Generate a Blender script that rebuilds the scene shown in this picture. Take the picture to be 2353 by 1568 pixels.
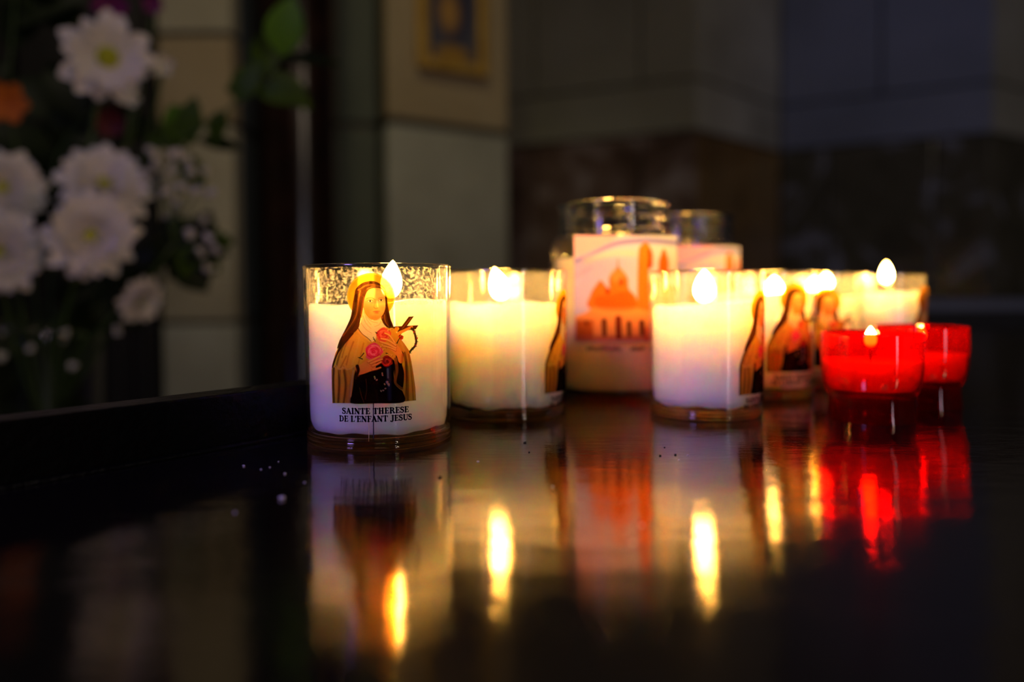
import bpy, bmesh, math, random
import numpy as np
from mathutils import Vector, Matrix

scene = bpy.context.scene
for o in list(bpy.data.objects):
    bpy.data.objects.remove(o)
random.seed(7)
rng = np.random.default_rng(7)

# ------------------------------------------------------------------ camera
FPX = 1830.0                      # focal length in pixels of the 2353-wide frame
PITCH = math.radians(1.7)
ROLL = 0.007
HC = 0.0543                       # lens height above the table top
F_ = Vector((0, math.cos(PITCH), -math.sin(PITCH)))
R0 = Vector((1, 0, 0)); U0 = Vector((0, math.sin(PITCH), math.cos(PITCH)))
R_ = math.cos(ROLL) * R0 - math.sin(ROLL) * U0
U_ = math.sin(ROLL) * R0 + math.cos(ROLL) * U0
CAM = Vector((0, 0, HC))
cd = bpy.data.cameras.new('camera')
cam = bpy.data.objects.new('camera', cd)
scene.collection.objects.link(cam)
M = Matrix((R_, U_, -F_)).transposed().to_4x4()
M.translation = CAM
cam.matrix_world = M
cd.sensor_width = 36.0
cd.lens = 36.0 * FPX / 2353.0
cd.shift_y = -(784 - 722) / 2353.0
cd.clip_start = 0.01; cd.clip_end = 50
cd.dof.use_dof = True
cd.dof.focus_distance = 0.272
cd.dof.aperture_fstop = 3.9
cd.dof.aperture_blades = 9
scene.camera = cam

def ray(x, y):
    return F_ + R_ * ((x - 1176.5) / FPX) - U_ * ((y - 722) / FPX)
def at(x, y, depth):
    r = ray(x, y); return CAM + r * (depth / r.y)
def plan(x, depth):
    r = ray(x, 668); return (r.x * depth / r.y, depth)
def hgt(x, y, depth):
    r = ray(x, y); return HC + r.z * depth / r.y

# ------------------------------------------------------------------ world, lights, exposure
scene.view_settings.view_transform = 'Standard'
scene.view_settings.look = 'None'
scene.view_settings.gamma = 1.0
scene.view_settings.exposure = 0.0
scene.view_settings.use_curve_mapping = False
cy = scene.cycles
cy.use_denoising = True
cy.max_bounces = 14; cy.diffuse_bounces = 4; cy.glossy_bounces = 6
cy.transmission_bounces = 12; cy.transparent_max_bounces = 40
cy.sample_clamp_indirect = 25.0
cy.caustics_reflective = True; cy.caustics_refractive = True
cy.blur_glossy = 0.3

w = bpy.data.worlds.new('world'); scene.world = w; w.use_nodes = True
w.node_tree.nodes['Background'].inputs[0].default_value = (0.30, 0.29, 0.27, 1)
w.node_tree.nodes['Background'].inputs[1].default_value = 0.005

def area(name, loc, target, sx, sy, power, color, spread=180):
    l = bpy.data.lights.new(name, 'AREA'); l.shape = 'RECTANGLE'
    l.size = sx; l.size_y = sy; l.energy = power; l.color = color
    l.spread = math.radians(spread)
    o = bpy.data.objects.new(name, l); scene.collection.objects.link(o)
    o.location = loc
    o.rotation_euler = (Vector(target) - Vector(loc)).to_track_quat('-Z', 'Y').to_euler()
    return o
def spot(name, loc, target, power, color, angle, blend=0.8, radius=0.08):
    l = bpy.data.lights.new(name, 'SPOT'); l.energy = power; l.color = color
    l.spot_size = math.radians(angle); l.spot_blend = blend; l.shadow_soft_size = radius
    o = bpy.data.objects.new(name, l); scene.collection.objects.link(o)
    o.location = loc
    o.rotation_euler = (Vector(target) - Vector(loc)).to_track_quat('-Z', 'Y').to_euler()
    return o
# tall doorway of the nave far behind the photographer: the thin streaks in the glasses
area('nave_doorway', (2.6, -3.6, -0.05), (0.1, 0.35, 0.05), 0.16, 1.5, 14, (0.85, 0.80, 1.0))
# violet fill light added at the left behind the camera, out of view
area('violet_fill', (-1.9, -1.9, 1.7), (0, 0.33, 0.0), 0.5, 0.9, 1.1, (0.36, 0.25, 1.0), 24)
# low blue lamp near the floor: the blue spark in the foot of the first glass
area('low_blue_lamp', (-1.25, -2.7, -0.62), (-0.05, 0.3, 0.02), 0.10, 0.16, 0.9, (0.12, 0.2, 1.0))
# warm sconce by the doorway, seen as the highlight on the polished column
area('nave_sconce', (2.75, -3.3, 1.75), (-0.45, 1.7, 0.4), 0.16, 0.5, 13, (1.0, 0.80, 0.58))
# warm rose light of the nave
area('nave_lamp', (0.6, -3.4, 2.1), (0.1, 0.6, 0.1), 1.2, 0.8, 4, (1.0, 0.72, 0.5))
# chapel lamps on the background
spot('chapel_lamp_warm', (-0.2, 0.5, 2.3), (-0.16, 2.1, 0.22), 37, (0.98, 0.86, 0.50), 44, 1.0, 0.1)
spot('chapel_lamp_left', (-1.3, 0.3, 1.9), (-0.66, 1.4, 0.0), 15, (1.0, 0.85, 0.66), 46, 1.0, 0.1)
spot('chapel_lamp_blue', (1.3, 0.9, 2.3), (1.5, 2.8, 0.75), 9, (0.25, 0.35, 1.0), 46, 1.0, 0.1)

# ------------------------------------------------------------------ helpers
def link(o, parent=None):
    scene.collection.objects.link(o)
    if parent is not None: o.parent = parent
    return o
def obj(name, me, mat=None, parent=None, loc=None, rot=None):
    o = bpy.data.objects.new(name, me)
    if mat is not None and not me.materials: me.materials.append(mat)
    link(o, parent)
    if loc is not None: o.location = loc
    if rot is not None: o.rotation_euler = rot
    return o
def thing(name, label, cat, loc=(0, 0, 0), rotz=0, group=None):
    o = bpy.data.objects.new(name, None); o.empty_display_size = 0.02
    link(o); o.location = loc; o.rotation_euler = (0, 0, rotz)
    o['label'] = label; o['category'] = cat
    if group: o['group'] = group
    return o
def tag(o, label=None, cat=None, group=None, kind=None):
    if label: o['label'] = label
    if cat: o['category'] = cat
    if group: o['group'] = group
    if kind: o['kind'] = kind
    return o
def mesh(name, verts, faces, smooth=True):
    me = bpy.data.meshes.new(name); me.from_pydata([tuple(v) for v in verts], [], faces); me.update()
    if smooth: me.polygons.foreach_set('use_smooth', [True] * len(me.polygons))
    return me
def bm_mesh(name, bm, smooth=False):
    bmesh.ops.recalc_face_normals(bm, faces=bm.faces)
    me = bpy.data.meshes.new(name); bm.to_mesh(me); bm.free()
    if smooth: me.polygons.foreach_set('use_smooth', [True] * len(me.polygons))
    return me
def lathe(name, prof, n=96, mod=None, smooth=True):
    """prof: (r,z) list; r==0 closes to a pole."""
    V = []; rings = []
    for (r, z) in prof:
        if r < 1e-7:
            rings.append([len(V)]); V.append((0, 0, z))
        else:
            idx = []
            for k in range(n):
                a = 2 * math.pi * k / n
                rr, zz = (r, z) if mod is None else mod(r, z, a)
                idx.append(len(V)); V.append((rr * math.cos(a), rr * math.sin(a), zz))
            rings.append(idx)
    Fc = []
    for a, b in zip(rings[:-1], rings[1:]):
        if len(a) == 1 and len(b) == 1: continue
        for k in range(n):
            k2 = (k + 1) % n
            if len(a) == 1: Fc.append((a[0], b[k2], b[k]))
            elif len(b) == 1: Fc.append((a[k], a[k2], b[0]))
            else: Fc.append((a[k], a[k2], b[k2], b[k]))
    me = mesh(name, V, Fc, smooth)
    bm = bmesh.new(); bm.from_mesh(me); bmesh.ops.recalc_face_normals(bm, faces=bm.faces)
    bm.to_mesh(me); bm.free()
    if smooth: me.polygons.foreach_set('use_smooth', [True] * len(me.polygons))
    return me
def box_bm(bm, x0, x1, y0, y1, z0, z1, bev=0.0):
    vs = [bm.verts.new(p) for p in [(x0,y0,z0),(x1,y0,z0),(x1,y1,z0),(x0,y1,z0),(x0,y0,z1),(x1,y0,z1),(x1,y1,z1),(x0,y1,z1)]]
    for f in [(0,3,2,1),(4,5,6,7),(0,1,5,4),(1,2,6,5),(2,3,7,6),(3,0,4,7)]:
        bm.faces.new([vs[i] for i in f])
    if bev > 0:
        bmesh.ops.bevel(bm, geom=bm.edges[:], offset=bev, segments=2, affect='EDGES', profile=0.5)
def box(name, x0, x1, y0, y1, z0, z1, mat, parent=None, bev=0.0):
    bm = bmesh.new(); box_bm(bm, x0, x1, y0, y1, z0, z1, bev)
    return obj(name, bm_mesh(name, bm), mat, parent)
def prism(name, poly, z0, z1, mat, parent=None, bev=0.0):
    bm = bmesh.new()
    a = [bm.verts.new((x, y, z0)) for x, y in poly]; b = [bm.verts.new((x, y, z1)) for x, y in poly]
    bm.faces.new(a[::-1]); bm.faces.new(b)
    n = len(poly)
    for i in range(n): bm.faces.new((a[i], a[(i+1) % n], b[(i+1) % n], b[i]))
    bmesh.ops.recalc_face_normals(bm, faces=bm.faces)
    if bev: bmesh.ops.bevel(bm, geom=bm.edges[:], offset=bev, segments=2, affect='EDGES', profile=0.5)
    return obj(name, bm_mesh(name, bm), mat, parent)
def tube_mesh(name, pts, radii, n=8):
    pts = [Vector(p) for p in pts]; V = []; Fc = []
    if not hasattr(radii, '__len__'): radii = [radii] * len(pts)
    ref = Vector((0.3, 0.9, 0.2)).normalized()
    for i, p in enumerate(pts):
        t = (pts[min(i+1, len(pts)-1)] - pts[max(i-1, 0)]).normalized()
        a = t.cross(ref).normalized(); b = t.cross(a)
        for k in range(n):
            an = 2 * math.pi * k / n
            V.append(p + (a * math.cos(an) + b * math.sin(an)) * radii[i])
    for i in range(len(pts) - 1):
        for k in range(n):
            Fc.append((i*n+k, i*n+(k+1) % n, (i+1)*n+(k+1) % n, (i+1)*n+k))
    Fc.append(tuple(range(n))[::-1]); Fc.append(tuple(range((len(pts)-1)*n, len(pts)*n)))
    return mesh(name, V, Fc)
def bez(p0, p1, p2, n=10):
    p0, p1, p2 = Vector(p0), Vector(p1), Vector(p2)
    return [p0*(1-t)**2 + p1*2*t*(1-t) + p2*t*t for t in [i/(n-1) for i in range(n)]]

# ------------------------------------------------------------------ materials
def mat(name):
    m = bpy.data.materials.new(name); m.use_nodes = True
    nt = m.node_tree
    for n in list(nt.nodes): nt.nodes.remove(n)
    out = nt.nodes.new('ShaderNodeOutputMaterial')
    return m, nt, out
def N(nt, t, **kw):
    n = nt.nodes.new(t)
    for k, v in kw.items():
        if k.startswith('i_'):
            key = k[2:]
            n.inputs[int(key) if key.isdigit() else key.replace('_', ' ')].default_value = v
        else: setattr(n, k, v)
    return n
def ramp(nt, stops):
    r = nt.nodes.new('ShaderNodeValToRGB')
    while len(r.color_ramp.elements) < len(stops): r.color_ramp.elements.new(0.5)
    for e, (p, c) in zip(r.color_ramp.elements, stops):
        e.position = p; e.color = (*c, 1)
    return r
def principled(name, col, rough=0.5, noise=None, bump=0.0, bscale=50, spec=0.5, metallic=0.0, trans=0.0, subs=0.0, nscale=8, coat=0.0, stretch=(1,1,1)):
    m, nt, out = mat(name)
    p = N(nt, 'ShaderNodeBsdfPrincipled'); L = nt.links.new
    p.inputs['Base Color'].default_value = (*col, 1); p.inputs['Roughness'].default_value = rough
    p.inputs['Metallic'].default_value = metallic; p.inputs['Specular IOR Level'].default_value = spec
    p.inputs['Subsurface Weight'].default_value = subs; p.inputs['Coat Weight'].default_value = coat
    tc = N(nt, 'ShaderNodeTexCoord'); mp = N(nt, 'ShaderNodeMapping'); mp.inputs['Scale'].default_value = stretch
    L(tc.outputs['Object'], mp.inputs['Vector'])
    if noise:
        nz = N(nt, 'ShaderNodeTexNoise'); nz.inputs['Scale'].default_value = nscale; nz.inputs['Detail'].default_value = 6
        L(mp.outputs[0], nz.inputs['Vector'])
        r = ramp(nt, [(0.3, noise[0]), (0.7, noise[1])]); L(nz.outputs['Fac'], r.inputs[0]); L(r.outputs[0], p.inputs['Base Color'])
    if bump:
        nb = N(nt, 'ShaderNodeTexNoise'); nb.inputs['Scale'].default_value = bscale; nb.inputs['Detail'].default_value = 5
        L(mp.outputs[0], nb.inputs['Vector'])
        b = N(nt, 'ShaderNodeBump'); b.inputs['Strength'].default_value = bump; b.inputs['Distance'].default_value = 0.01
        L(nb.outputs['Fac'], b.inputs['Height']); L(b.outputs[0], p.inputs['Normal'])
    L(p.outputs[0], out.inputs[0])
    return m

def thin_glass(name, tint=(0.985, 0.985, 0.98), rough=0.02, ior=1.47, gl=(1, 1, 1)):
    """thin-walled clear glass: see-through sheet with a Fresnel reflection on each side"""
    m, nt, out = mat(name); L = nt.links.new
    tr = N(nt, 'ShaderNodeBsdfTransparent'); tr.inputs[0].default_value = (*tint, 1)
    g = N(nt, 'ShaderNodeBsdfGlossy'); g.inputs['Color'].default_value = (*gl, 1); g.inputs['Roughness'].default_value = rough
    geo = N(nt, 'ShaderNodeNewGeometry')
    mi = N(nt, 'ShaderNodeMapRange'); mi.inputs['To Min'].default_value = ior; mi.inputs['To Max'].default_value = 1/ior
    L(geo.outputs['Backfacing'], mi.inputs['Value'])
    fr = N(nt, 'ShaderNodeFresnel'); L(mi.outputs[0], fr.inputs['IOR'])
    mx = N(nt, 'ShaderNodeMixShader'); L(fr.outputs[0], mx.inputs[0]); L(tr.outputs[0], mx.inputs[1]); L(g.outputs[0], mx.inputs[2])
    L(mx.outputs[0], out.inputs[0])
    return m
def red_glass(name, tint, glow, f, rough=.05):
    """coloured glass: tinted see-through plus a little scattering in the body of the glass"""
    m = thin_glass(name, tint, rough, gl=(1, .75, .75)); nt = m.node_tree; L = nt.links.new
    mx = [n for n in nt.nodes if n.type == 'MIX_SHADER'][0]; tr = [n for n in nt.nodes if n.type == 'BSDF_TRANSPARENT'][0]
    tl = N(nt, 'ShaderNodeBsdfTranslucent'); tl.inputs[0].default_value = (*glow, 1)
    df = N(nt, 'ShaderNodeBsdfDiffuse'); df.inputs[0].default_value = (*glow, 1)
    m1 = N(nt, 'ShaderNodeMixShader'); m1.inputs[0].default_value = .4; L(tl.outputs[0], m1.inputs[1]); L(df.outputs[0], m1.inputs[2])
    m2 = N(nt, 'ShaderNodeMixShader'); m2.inputs[0].default_value = f; L(tr.outputs[0], m2.inputs[1]); L(m1.outputs[0], m2.inputs[2])
    L(m2.outputs[0], mx.inputs[1]); return m
def solid_glass(name, col=(1, 1, 1), rough=0.0, ior=1.45, body=None):
    """solid cast glass; its walls still let light pass straight on to what stands inside"""
    m, nt, out = mat(name); L = nt.links.new
    g = N(nt, 'ShaderNodeBsdfGlass'); g.inputs['Color'].default_value = (*col, 1)
    g.inputs['Roughness'].default_value = rough; g.inputs['IOR'].default_value = ior
    if not body: L(g.outputs[0], out.inputs[0]); return m
    tl = N(nt, 'ShaderNodeBsdfTranslucent'); tl.inputs[0].default_value = (*body, 1)
    mx = N(nt, 'ShaderNodeMixShader'); mx.inputs[0].default_value = .16
    L(g.outputs[0], mx.inputs[1]); L(tl.outputs[0], mx.inputs[2]); L(mx.outputs[0], out.inputs[0]); return m

M_glass = thin_glass('clear_glass')
M_rim = thin_glass('glass_rim', tint=(0.9, 0.88, 0.82), rough=0.12, ior=1.9)
M_base = solid_glass('cast_glass', (1.0, 0.93, 0.78), 0.02, body=(1.0, 0.62, 0.24))  # amber colour stands in for candlelight refracted in the thick base
M_neck = solid_glass('jar_glass', (0.97, 0.98, 1.0), 0.0)
M_red = red_glass('red_glass', (0.93, 0.055, 0.02), (0.9, 0.008, 0.004), .09)
M_redbase = red_glass('red_glass_foot', (0.62, 0.008, 0.005), (0.7, 0.005, 0.003), .12)

def fog_glass(name='condensation', lo=.01, hi=.24):
    m, nt, out = mat(name); L = nt.links.new
    tr = N(nt, 'ShaderNodeBsdfTransparent')
    tl = N(nt, 'ShaderNodeBsdfTranslucent'); tl.inputs[0].default_value = (0.95, 0.93, 0.9, 1)
    df = N(nt, 'ShaderNodeBsdfDiffuse'); df.inputs[0].default_value = (0.9, 0.9, 0.9, 1)
    m1 = N(nt, 'ShaderNodeMixShader'); m1.inputs[0].default_value = 0.45
    L(tl.outputs[0], m1.inputs[1]); L(df.outputs[0], m1.inputs[2])
    tc = N(nt, 'ShaderNodeTexCoord')
    mp = N(nt, 'ShaderNodeMapping'); mp.inputs['Scale'].default_value = (1, 1, 1.35); L(tc.outputs['Object'], mp.inputs[0])
    nz = N(nt, 'ShaderNodeTexNoise'); nz.inputs['Scale'].default_value = 900; nz.inputs['Detail'].default_value = 3
    L(mp.outputs[0], nz.inputs['Vector'])
    r = ramp(nt, [(0.50, (lo,)*3), (0.57, (hi,)*3)]); L(nz.outputs['Fac'], r.inputs[0])
    mx = N(nt, 'ShaderNodeMixShader'); L(r.outputs[0], mx.inputs[0]); L(tr.outputs[0], mx.inputs[1]); L(m1.outputs[0], mx.inputs[2])
    L(mx.outputs[0], out.inputs[0]); return m
M_fog = fog_glass('condensation', .0, .26)
M_haze = fog_glass('light_haze', .07, .11)

def wax_mat(name, col, scale=0.038, radius=(1.0, 0.72, 0.42)):
    m, nt, out = mat(name); L = nt.links.new
    p = N(nt, 'ShaderNodeBsdfPrincipled')
    p.inputs['Roughness'].default_value = 0.42; p.inputs['Specular IOR Level'].default_value = 0.35
    p.inputs['Subsurface Weight'].default_value = 1.0
    p.inputs['Subsurface Radius'].default_value = radius; p.inputs['Subsurface Scale'].default_value = scale
    tc = N(nt, 'ShaderNodeTexCoord')
    nz = N(nt, 'ShaderNodeTexNoise'); nz.inputs['Scale'].default_value = 90; nz.inputs['Detail'].default_value = 5
    L(tc.outputs['Object'], nz.inputs['Vector'])
    r = ramp(nt, [(0.3, tuple(c*0.94 for c in col)), (0.7, col)]); L(nz.outputs['Fac'], r.inputs[0]); L(r.outputs[0], p.inputs['Base Color'])
    b = N(nt, 'ShaderNodeBump'); b.inputs['Strength'].default_value = 0.12; b.inputs['Distance'].default_value = 0.001
    L(nz.outputs['Fac'], b.inputs['Height']); L(b.outputs[0], p.inputs['Normal'])
    L(p.outputs[0], out.inputs[0]); return m
M_wax = wax_mat('white_wax', (0.97, 0.925, 0.82))
M_waxjar = wax_mat('cream_wax', (0.94, 0.72, 0.34), 0.036)
M_waxred = wax_mat('white_tealight_wax', (0.98, 0.95, 0.9), 0.03)

def flame_mat(strength):
    m, nt, out = mat('flame'); L = nt.links.new
    e = N(nt, 'ShaderNodeEmission')
    tc = N(nt, 'ShaderNodeTexCoord'); sp = N(nt, 'ShaderNodeSeparateXYZ'); L(tc.outputs['Generated'], sp.inputs[0])
    r = ramp(nt, [(0.0, (0.7, 0.22, 0.04)), (0.2, (1.0, 0.50, 0.09)), (0.55, (1.0, 0.55, 0.11)), (1.0, (1.0, 0.42, 0.06))])
    L(sp.outputs['Z'], r.inputs[0]); L(r.outputs[0], e.inputs[0])
    r2 = ramp(nt, [(0.0, (0.10,)*3), (0.22, (0.8,)*3), (0.7, (1.0,)*3), (1.0, (0.5,)*3)])
    L(sp.outputs['Z'], r2.inputs[0])
    mu = N(nt, 'ShaderNodeMath', operation='MULTIPLY'); mu.inputs[1].default_value = strength
    L(r2.outputs[0], mu.inputs[0]); L(mu.outputs[0], e.inputs[1])
    L(e.outputs[0], out.inputs[0]); return m
M_flame = flame_mat(290.0)
M_flame_small = flame_mat(150.0)
M_wick = principled('burnt_wick', (0.015, 0.011, 0.009), 0.9)
M_seam = principled('wick_core', (0.05, 0.03, 0.05), 0.5)
M_drip = principled('wax_drip', (0.85, 0.6, 0.35), 0.3)

def print_mat(name, see=0.55, trl=0.6):
    """ink on clear film: tints the light that comes through it, scatters a little of it"""
    m, nt, out = mat(name); L = nt.links.new
    at_ = N(nt, 'ShaderNodeAttribute', attribute_name='ink')
    clear = N(nt, 'ShaderNodeBsdfTransparent')
    tint = N(nt, 'ShaderNodeBsdfTransparent'); L(at_.outputs['Color'], tint.inputs[0])
    tl = N(nt, 'ShaderNodeBsdfTranslucent'); L(at_.outputs['Color'], tl.inputs[0])
    df = N(nt, 'ShaderNodeBsdfDiffuse'); L(at_.outputs['Color'], df.inputs[0])
    a = N(nt, 'ShaderNodeMixShader'); a.inputs[0].default_value = 1 - trl
    L(tl.outputs[0], a.inputs[1]); L(df.outputs[0], a.inputs[2])
    b = N(nt, 'ShaderNodeMixShader'); b.inputs[0].default_value = 1 - see
    L(tint.outputs[0], b.inputs[1]); L(a.outputs[0], b.inputs[2])
    c = N(nt, 'ShaderNodeMixShader'); L(at_.outputs['Alpha'], c.inputs[0])
    L(clear.outputs[0], c.inputs[1]); L(b.outputs[0], c.inputs[2])
    L(c.outputs[0], out.inputs[0]); return m
M_print = print_mat('label_ink', 0.60, 0.5)
M_text = print_mat('lettering_ink', 0.2, 0.3)
M_jarlabel = print_mat('jar_label_ink', 0.0, 0.5)

def table_mat():
    m, nt, out = mat('black_lacquer'); L = nt.links.new
    p = N(nt, 'ShaderNodeBsdfPrincipled')
    p.inputs['Base Color'].default_value = (0.006, 0.0055, 0.005, 1)
    p.inputs['IOR'].default_value = 2.6
    tc = N(nt, 'ShaderNodeTexCoord')
    nz = N(nt, 'ShaderNodeTexNoise'); nz.inputs['Scale'].default_value = 7; nz.inputs['Detail'].default_value = 4
    L(tc.outputs['Object'], nz.inputs['Vector'])
    mr = N(nt, 'ShaderNodeMapRange'); mr.inputs['To Min'].default_value = 0.045; mr.inputs['To Max'].default_value = 0.085
    L(nz.outputs['Fac'], mr.inputs['Value']); L(mr.outputs[0], p.inputs['Roughness'])
    p.inputs['Specular Tint'].default_value = (1.0, 0.84, 0.60, 1)
    mp = N(nt, 'ShaderNodeMapping'); mp.inputs['Scale'].default_value = (1.0, 2.6, 1); L(tc.outputs['Object'], mp.inputs[0])
    n2 = N(nt, 'ShaderNodeTexNoise'); n2.inputs['Scale'].default_value = 170; n2.inputs['Detail'].default_value = 4; n2.inputs['Roughness'].default_value = 0.6
    L(mp.outputs[0], n2.inputs['Vector'])
    n3 = N(nt, 'ShaderNodeTexNoise'); n3.inputs['Scale'].default_value = 22; n3.inputs['Detail'].default_value = 2
    L(mp.outputs[0], n3.inputs['Vector'])
    b = N(nt, 'ShaderNodeBump'); b.inputs['Strength'].default_value = 0.5; b.inputs['Distance'].default_value = 0.00016
    L(n2.outputs['Fac'], b.inputs['Height'])
    b2 = N(nt, 'ShaderNodeBump'); b2.inputs['Strength'].default_value = 0.5; b2.inputs['Distance'].default_value = 0.0006
    L(n3.outputs['Fac'], b2.inputs['Height']); L(b.outputs[0], b2.inputs['Normal'])
    L(b2.outputs[0], p.inputs['Normal'])
    L(p.outputs[0], out.inputs[0]); return m
M_table = table_mat()
M_edge = principled('black_painted_edge', (0.003, 0.003, 0.0032), 0.3, bump=0.15, bscale=260, spec=0.12)
M_dust = principled('pale_dust', (0.75, 0.72, 0.78), 0.8)
M_soot = principled('soot', (0.01, 0.008, 0.006), 0.9)

def stone(name, c0, c1, rough=0.75, s=6, bump=0.25, bs=60):
    return principled(name, c0, rough, noise=(c0, c1), nscale=s, bump=bump, bscale=bs)
M_lime = stone('limestone', (0.30, 0.26, 0.18), (0.42, 0.38, 0.28))
M_lime2 = stone('limestone_grey', (0.26, 0.25, 0.20), (0.42, 0.41, 0.34), s=4)
M_lime3 = stone('limestone_ochre', (0.30, 0.22, 0.12), (0.36, 0.28, 0.17), s=5)
M_mortar = principled('mortar', (0.10, 0.09, 0.07), 0.95, bump=0.2)
def marble(name, c0, c1, c2, rough=0.22, s=5):
    m, nt, out = mat(name); L = nt.links.new
    p = N(nt, 'ShaderNodeBsdfPrincipled'); p.inputs['Roughness'].default_value = rough
    tc = N(nt, 'ShaderNodeTexCoord')
    nz = N(nt, 'ShaderNodeTexNoise'); nz.inputs['Scale'].default_value = s; nz.inputs['Detail'].default_value = 8; nz.inputs['Distortion'].default_value = 1.6
    L(tc.outputs['Object'], nz.inputs['Vector'])
    r = ramp(nt, [(0.35, c0), (0.55, c1), (0.72, c2)]); L(nz.outputs['Fac'], r.inputs[0]); L(r.outputs[0], p.inputs['Base Color'])
    L(p.outputs[0], out.inputs[0]); return m
M_dado = marble('brown_red_marble', (0.08, 0.045, 0.03), (0.17, 0.11, 0.085), (0.38, 0.32, 0.31), 0.28)
M_dado2 = marble('ochre_marble', (0.12, 0.066, 0.012), (0.19, 0.10, 0.02), (0.14, 0.09, 0.03), 0.3)
M_dado3 = marble('dark_green_marble', (0.06, 0.055, 0.035), (0.10, 0.09, 0.06), (0.34, 0.36, 0.46), 0.2)
M_col = marble('red_marble_column', (0.006, 0.003, 0.002), (0.014, 0.004, 0.003), (0.02, 0.008, 0.005), 0.2, 9)
M_wood = principled('dark_wood', (0.02, 0.012, 0.008), 0.5, noise=((0.003, 0.0025, 0.002), (0.009, 0.006, 0.004)), nscale=14, stretch=(6, 6, 0.6))
M_gold = principled('gilded_frame', (0.52, 0.30, 0.05), 0.42, metallic=0.5, noise=((0.42, 0.23, 0.03), (0.62, 0.38, 0.08)), nscale=30, bump=0.3, bscale=120)
M_floor = stone('stone_floor', (0.05, 0.045, 0.04), (0.08, 0.07, 0.06), 0.6)
M_ceil = principled('ceiling_plaster', (0.05, 0.05, 0.05), 0.9, bump=0.1)
M_petal = principled('white_petal', (0.80, 0.76, 0.76), 0.6, noise=((0.72, 0.69, 0.71), (0.85, 0.81, 0.78)), nscale=40, subs=0.0)
M_eye = principled('yellow_floret', (0.55, 0.60, 0.06), 0.7, noise=((0.42, 0.50, 0.01), (0.66, 0.66, 0.03)), nscale=200, bump=0.5, bscale=400)
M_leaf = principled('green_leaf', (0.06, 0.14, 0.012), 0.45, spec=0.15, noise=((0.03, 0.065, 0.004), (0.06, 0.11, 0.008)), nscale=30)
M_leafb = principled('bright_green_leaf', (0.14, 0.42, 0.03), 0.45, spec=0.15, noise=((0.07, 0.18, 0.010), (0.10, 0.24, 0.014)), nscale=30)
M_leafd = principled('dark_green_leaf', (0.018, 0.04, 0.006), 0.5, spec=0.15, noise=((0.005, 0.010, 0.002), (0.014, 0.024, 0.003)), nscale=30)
M_stem = principled('green_stem', (0.05, 0.10, 0.02), 0.5, noise=((0.04, 0.08, 0.015), (0.07, 0.12, 0.03)), nscale=60)
M_orange = principled('orange_petal', (0.55, 0.13, 0.01), 0.6, noise=((0.45, 0.10, 0.01), (0.62, 0.18, 0.02)), nscale=50)
M_purple = principled('purple_petal', (0.16, 0.01, 0.12), 0.6, noise=((0.12, 0.008, 0.09), (0.22, 0.015, 0.15)), nscale=50)
M_maroon = principled('maroon_petal', (0.10, 0.008, 0.015), 0.6, noise=((0.08, 0.006, 0.01), (0.14, 0.01, 0.02)), nscale=50)
M_bud = principled('cream_blossom', (0.72, 0.70, 0.60), 0.7, noise=((0.6, 0.6, 0.48), (0.8, 0.76, 0.7)), nscale=80)

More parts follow.
